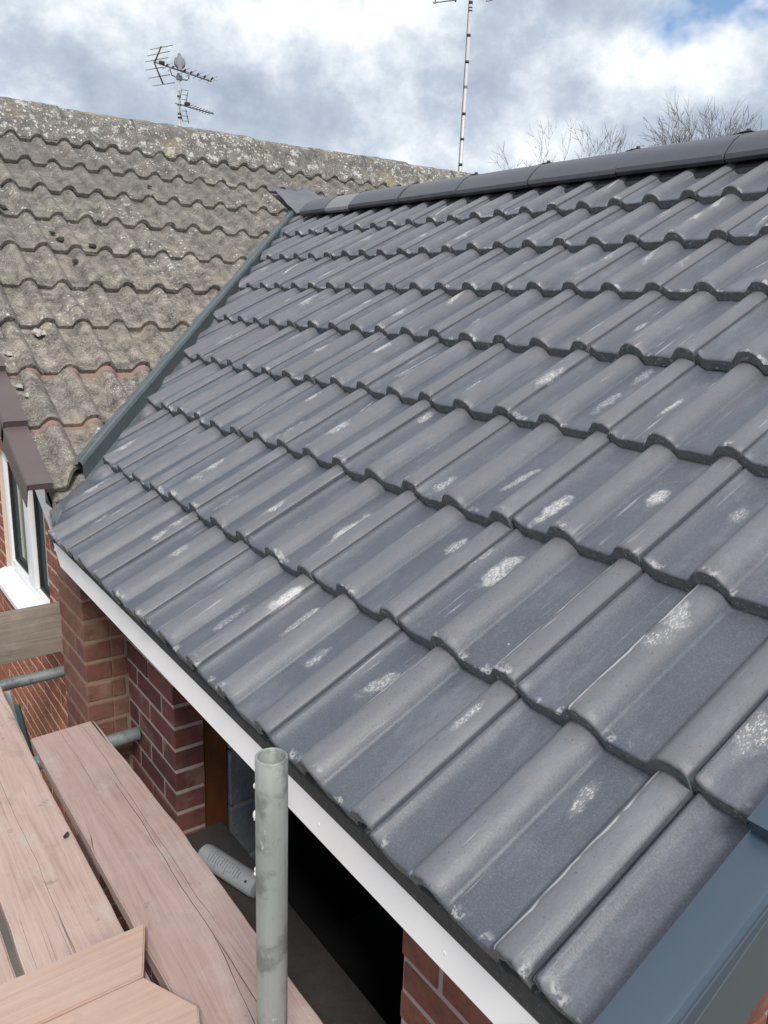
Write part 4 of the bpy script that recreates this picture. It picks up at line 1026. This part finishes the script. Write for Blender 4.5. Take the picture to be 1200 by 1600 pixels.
# pigeon on the boom, seen from behind: one continuous body
def pigeon():
    foot = q(1.927, 2.2725); k = 1.0
    fwd = Vector((.35, .90, 0)).normalized(); sd_ = Vector((fwd.y, -fwd.x, 0)); upv = Vector((0, 0, 1))
    # spine: tail tip (towards us, low) -> rump -> back -> chest -> neck -> head -> beak ; (forward, up, half width, half depth)
    sp = [(-.150, -.045, .018, .004), (-.110, -.020, .026, .008), (-.070, .018, .042, .026), (-.035, .055, .062, .048), (.0, .085, .071, .062), (.028, .115, .064, .060), (.045, .142, .046, .046), (.055, .164, .031, .032), (.064, .182, .025, .026), (.075, .196, .024, .025), (.088, .203, .018, .019), (.098, .203, .008, .008), (.112, .200, .003, .003)]
    bm = bmesh.new(); rings = []
    for i, (f, h, w, dp) in enumerate(sp):
        a = sp[max(i-1, 0)]; b_ = sp[min(i+1, len(sp)-1)]
        tan = Vector((b_[0]-a[0], b_[1]-a[1])).normalized(); nr = Vector((-tan.y, tan.x))
        ring = []
        for j in range(16):
            an = 6.28318*j/16; x = math.cos(an)*w; y = math.sin(an)*dp
            ring.append(bm.verts.new(foot + fwd*(f+nr.x*y) + upv*(h+nr.y*y+.012) + sd_*x))
        rings.append(ring)
    for p, q_ in zip(rings, rings[1:]):
        for j in range(16): bm.faces.new((p[j], p[(j+1) % 16], q_[(j+1) % 16], q_[j])).smooth = True
    bm.faces.new(rings[0]); bm.faces.new(rings[-1])
    fix(bm); o_ = bm_obj('pigeon', bm, 'pigeon')
    tag(o_, 'grey pigeon perched on the aerial boom', 'pigeon')
    for s_ in (-1, 1):
        bm = bmesh.new(); b0 = foot+fwd*.0+sd_*.022*s_; add_tube(bm, [b0+upv*.045, b0+upv*.006+fwd*.01], [.009, .005], 6)
        for t in (-.5, 0, .5): add_tube(bm, [b0+upv*.006+fwd*.01, b0+upv*.0+fwd*.034+sd_*.016*t], .003, 5)
        fix(bm); bm_obj('foot', bm, 'brown', o_)
        bm = bmesh.new(); rg = []
        for i, (f, h, w, dp) in enumerate(((-.115, -.01, .006, .004), (-.07, .03, .012, .024), (-.02, .075, .014, .040), (.02, .105, .012, .036), (.04, .12, .004, .012))):
            rg.append([bm.verts.new(foot+fwd*(f-.02*math.sin(a_*6.28318/10))+upv*(h+.012+dp*math.sin(a_*6.28318/10))+sd_*s_*((.035, .05, .062, .060, .052)[i]+w*math.cos(a_*6.28318/10))) for a_ in range(10)])
        for p, q_ in zip(rg, rg[1:]):
            for j in range(10): bm.faces.new((p[j], p[(j+1) % 10], q_[(j+1) % 10], q_[j])).smooth = True
        bm.faces.new(rg[0]); bm.faces.new(rg[-1]); fix(bm); bm_obj('wing', bm, 'pigeon', o_)
        bm = bmesh.new(); bmesh.ops.create_icosphere(bm, subdivisions=1, radius=.004); bm_obj('eye', bm, 'black', o_, None, Matrix.Translation(foot+fwd*.084+upv*.214+sd_*s_*.021))
pigeon()

# tall banded mast behind the new ridge
K2 = 1.45
def q2(x, z, dy=0): return sc((x, 3.9, z), K2)+Vector((0, dy, 0))
b0 = q2(4.7335, 1.9745); t0 = q2(4.757, 3.60); dd = (t0-b0).normalized(); gb = b0-dd*((b0.z-GROUND)/dd.z)
m2 = empty('aerial_mast', gb, 'tall pale aerial mast with black tape bands behind the new ridge', 'mast')
rod('mast', m2, gb, t0, .0235, 'alupale', 14)
for z, h in ((3.345, .026), (3.305, .010), (3.2799, .012), (3.0807, .026), (2.8634, .024), (2.662, .008), (2.648, .008), (2.4284, .026), (2.2129, .022), (1.9912, .026)):
    c = q2(4.7335+(z-1.9745)*.0145, z); rod('tape_band', m2, c-dd*h*.5*1.4, c+dd*h*.5*1.4, .0250, 'black', 14)
cb = bmesh.new(); off = -r2*.0262
add_tube(cb, [gb+off, t0+off], .0042, 6); fix(cb); bm_obj('cable', cb, 'black', m2)
top = q2(4.757, 3.43)
rod('boom', m2, q2(4.30, 3.33), q2(5.02, 3.46), .010)
rod('reflector_rod', m2, q2(4.3217, 3.253), q2(4.5792, 3.3304), .009); rod('reflector_rod', m2, q2(4.9364, 3.3989), q2(5.01, 3.424), .008); rod('reflector_spine', m2, q2(4.345, 3.25), q2(4.345, 3.36), .008); rod('director', m2, q2(4.575, 3.315), q2(4.575, 3.37), .011, 'black')

# =================================================================== bare trees beyond the roofs
def tree(name, base, height, seed, label, lean=(0, 0), spread=.62, levels=7):
    height *= 1.02
    rg = random.Random(seed); root = empty(name, base, label, 'tree', 'bare trees behind the roofs')
    tb = bmesh.new(); cb_ = bmesh.new()
    def grow(p, d, L, r, lv):
        n = 4 if lv > 2 else 2; pts = [p]; rr = [r]
        for i in range(n):
            d = (d+Vector((rg.uniform(-1, 1), rg.uniform(-1, 1), rg.uniform(-.4, .9)))*.11).normalized()
            p = p+d*(L/n); pts.append(p); rr.append(r*(1-.42*(i+1)/n))
        add_tube(tb if lv >= levels-1 else cb_, pts, rr, 7 if lv >= levels-1 else (5 if lv > 2 else 3), False)
        if lv == 0: return
        kids = 2 if lv in (3, 5) else 3
        for k in range(kids+(1 if rg.random() < .45 else 0)):
            at = pts[-1] if k == 0 else pts[rg.randint(1, n)]
            s, t = frame_of(d); a = rg.uniform(0, 6.28); sp = (spread*.45 if k == 0 else spread)*rg.uniform(.7, 1.3)
            nd = (d*math.cos(sp)+(s*math.cos(a)+t*math.sin(a))*math.sin(sp)); nd.z += .12
            grow(at, nd.normalized(), L*rg.uniform(.62, .82), max(rr[-1]*rg.uniform(.52, .74), .0052), lv-1)
    grow(Vector(base), Vector((lean[0], lean[1], 1)).normalized(), height*.30, height*.022, levels)
    bm_obj('trunk', tb, 'bark', root); bm_obj('crown', cb_, 'bark', root)
tree('bare_tree', (22.22, 13.75, GROUND), 9.48, 505, 'tallest bare twiggy tree showing over the new ridge at right', (0, 0), 0.60)
tree('bare_tree', (22.31, 17.39, GROUND), 9.04, 518, 'bare tree over the ridge, left of the tallest one', (0, 0), 0.66)
tree('bare_tree', (23.49, 20.39, GROUND), 9.12, 531, 'low leftmost bare tree just clearing the new ridge', (0, 0), 0.66)
tree('bare_tree', (22.59, 15.94, GROUND), 9.19, 544, 'bare tree between the tallest tree and the one to its left', (0, 0), 0.60)
tree('bare_tree', (24.63, 13.20, GROUND), 9.31, 557, 'bare tree cut by the right picture edge above the ridge', (0, 0), 0.60)
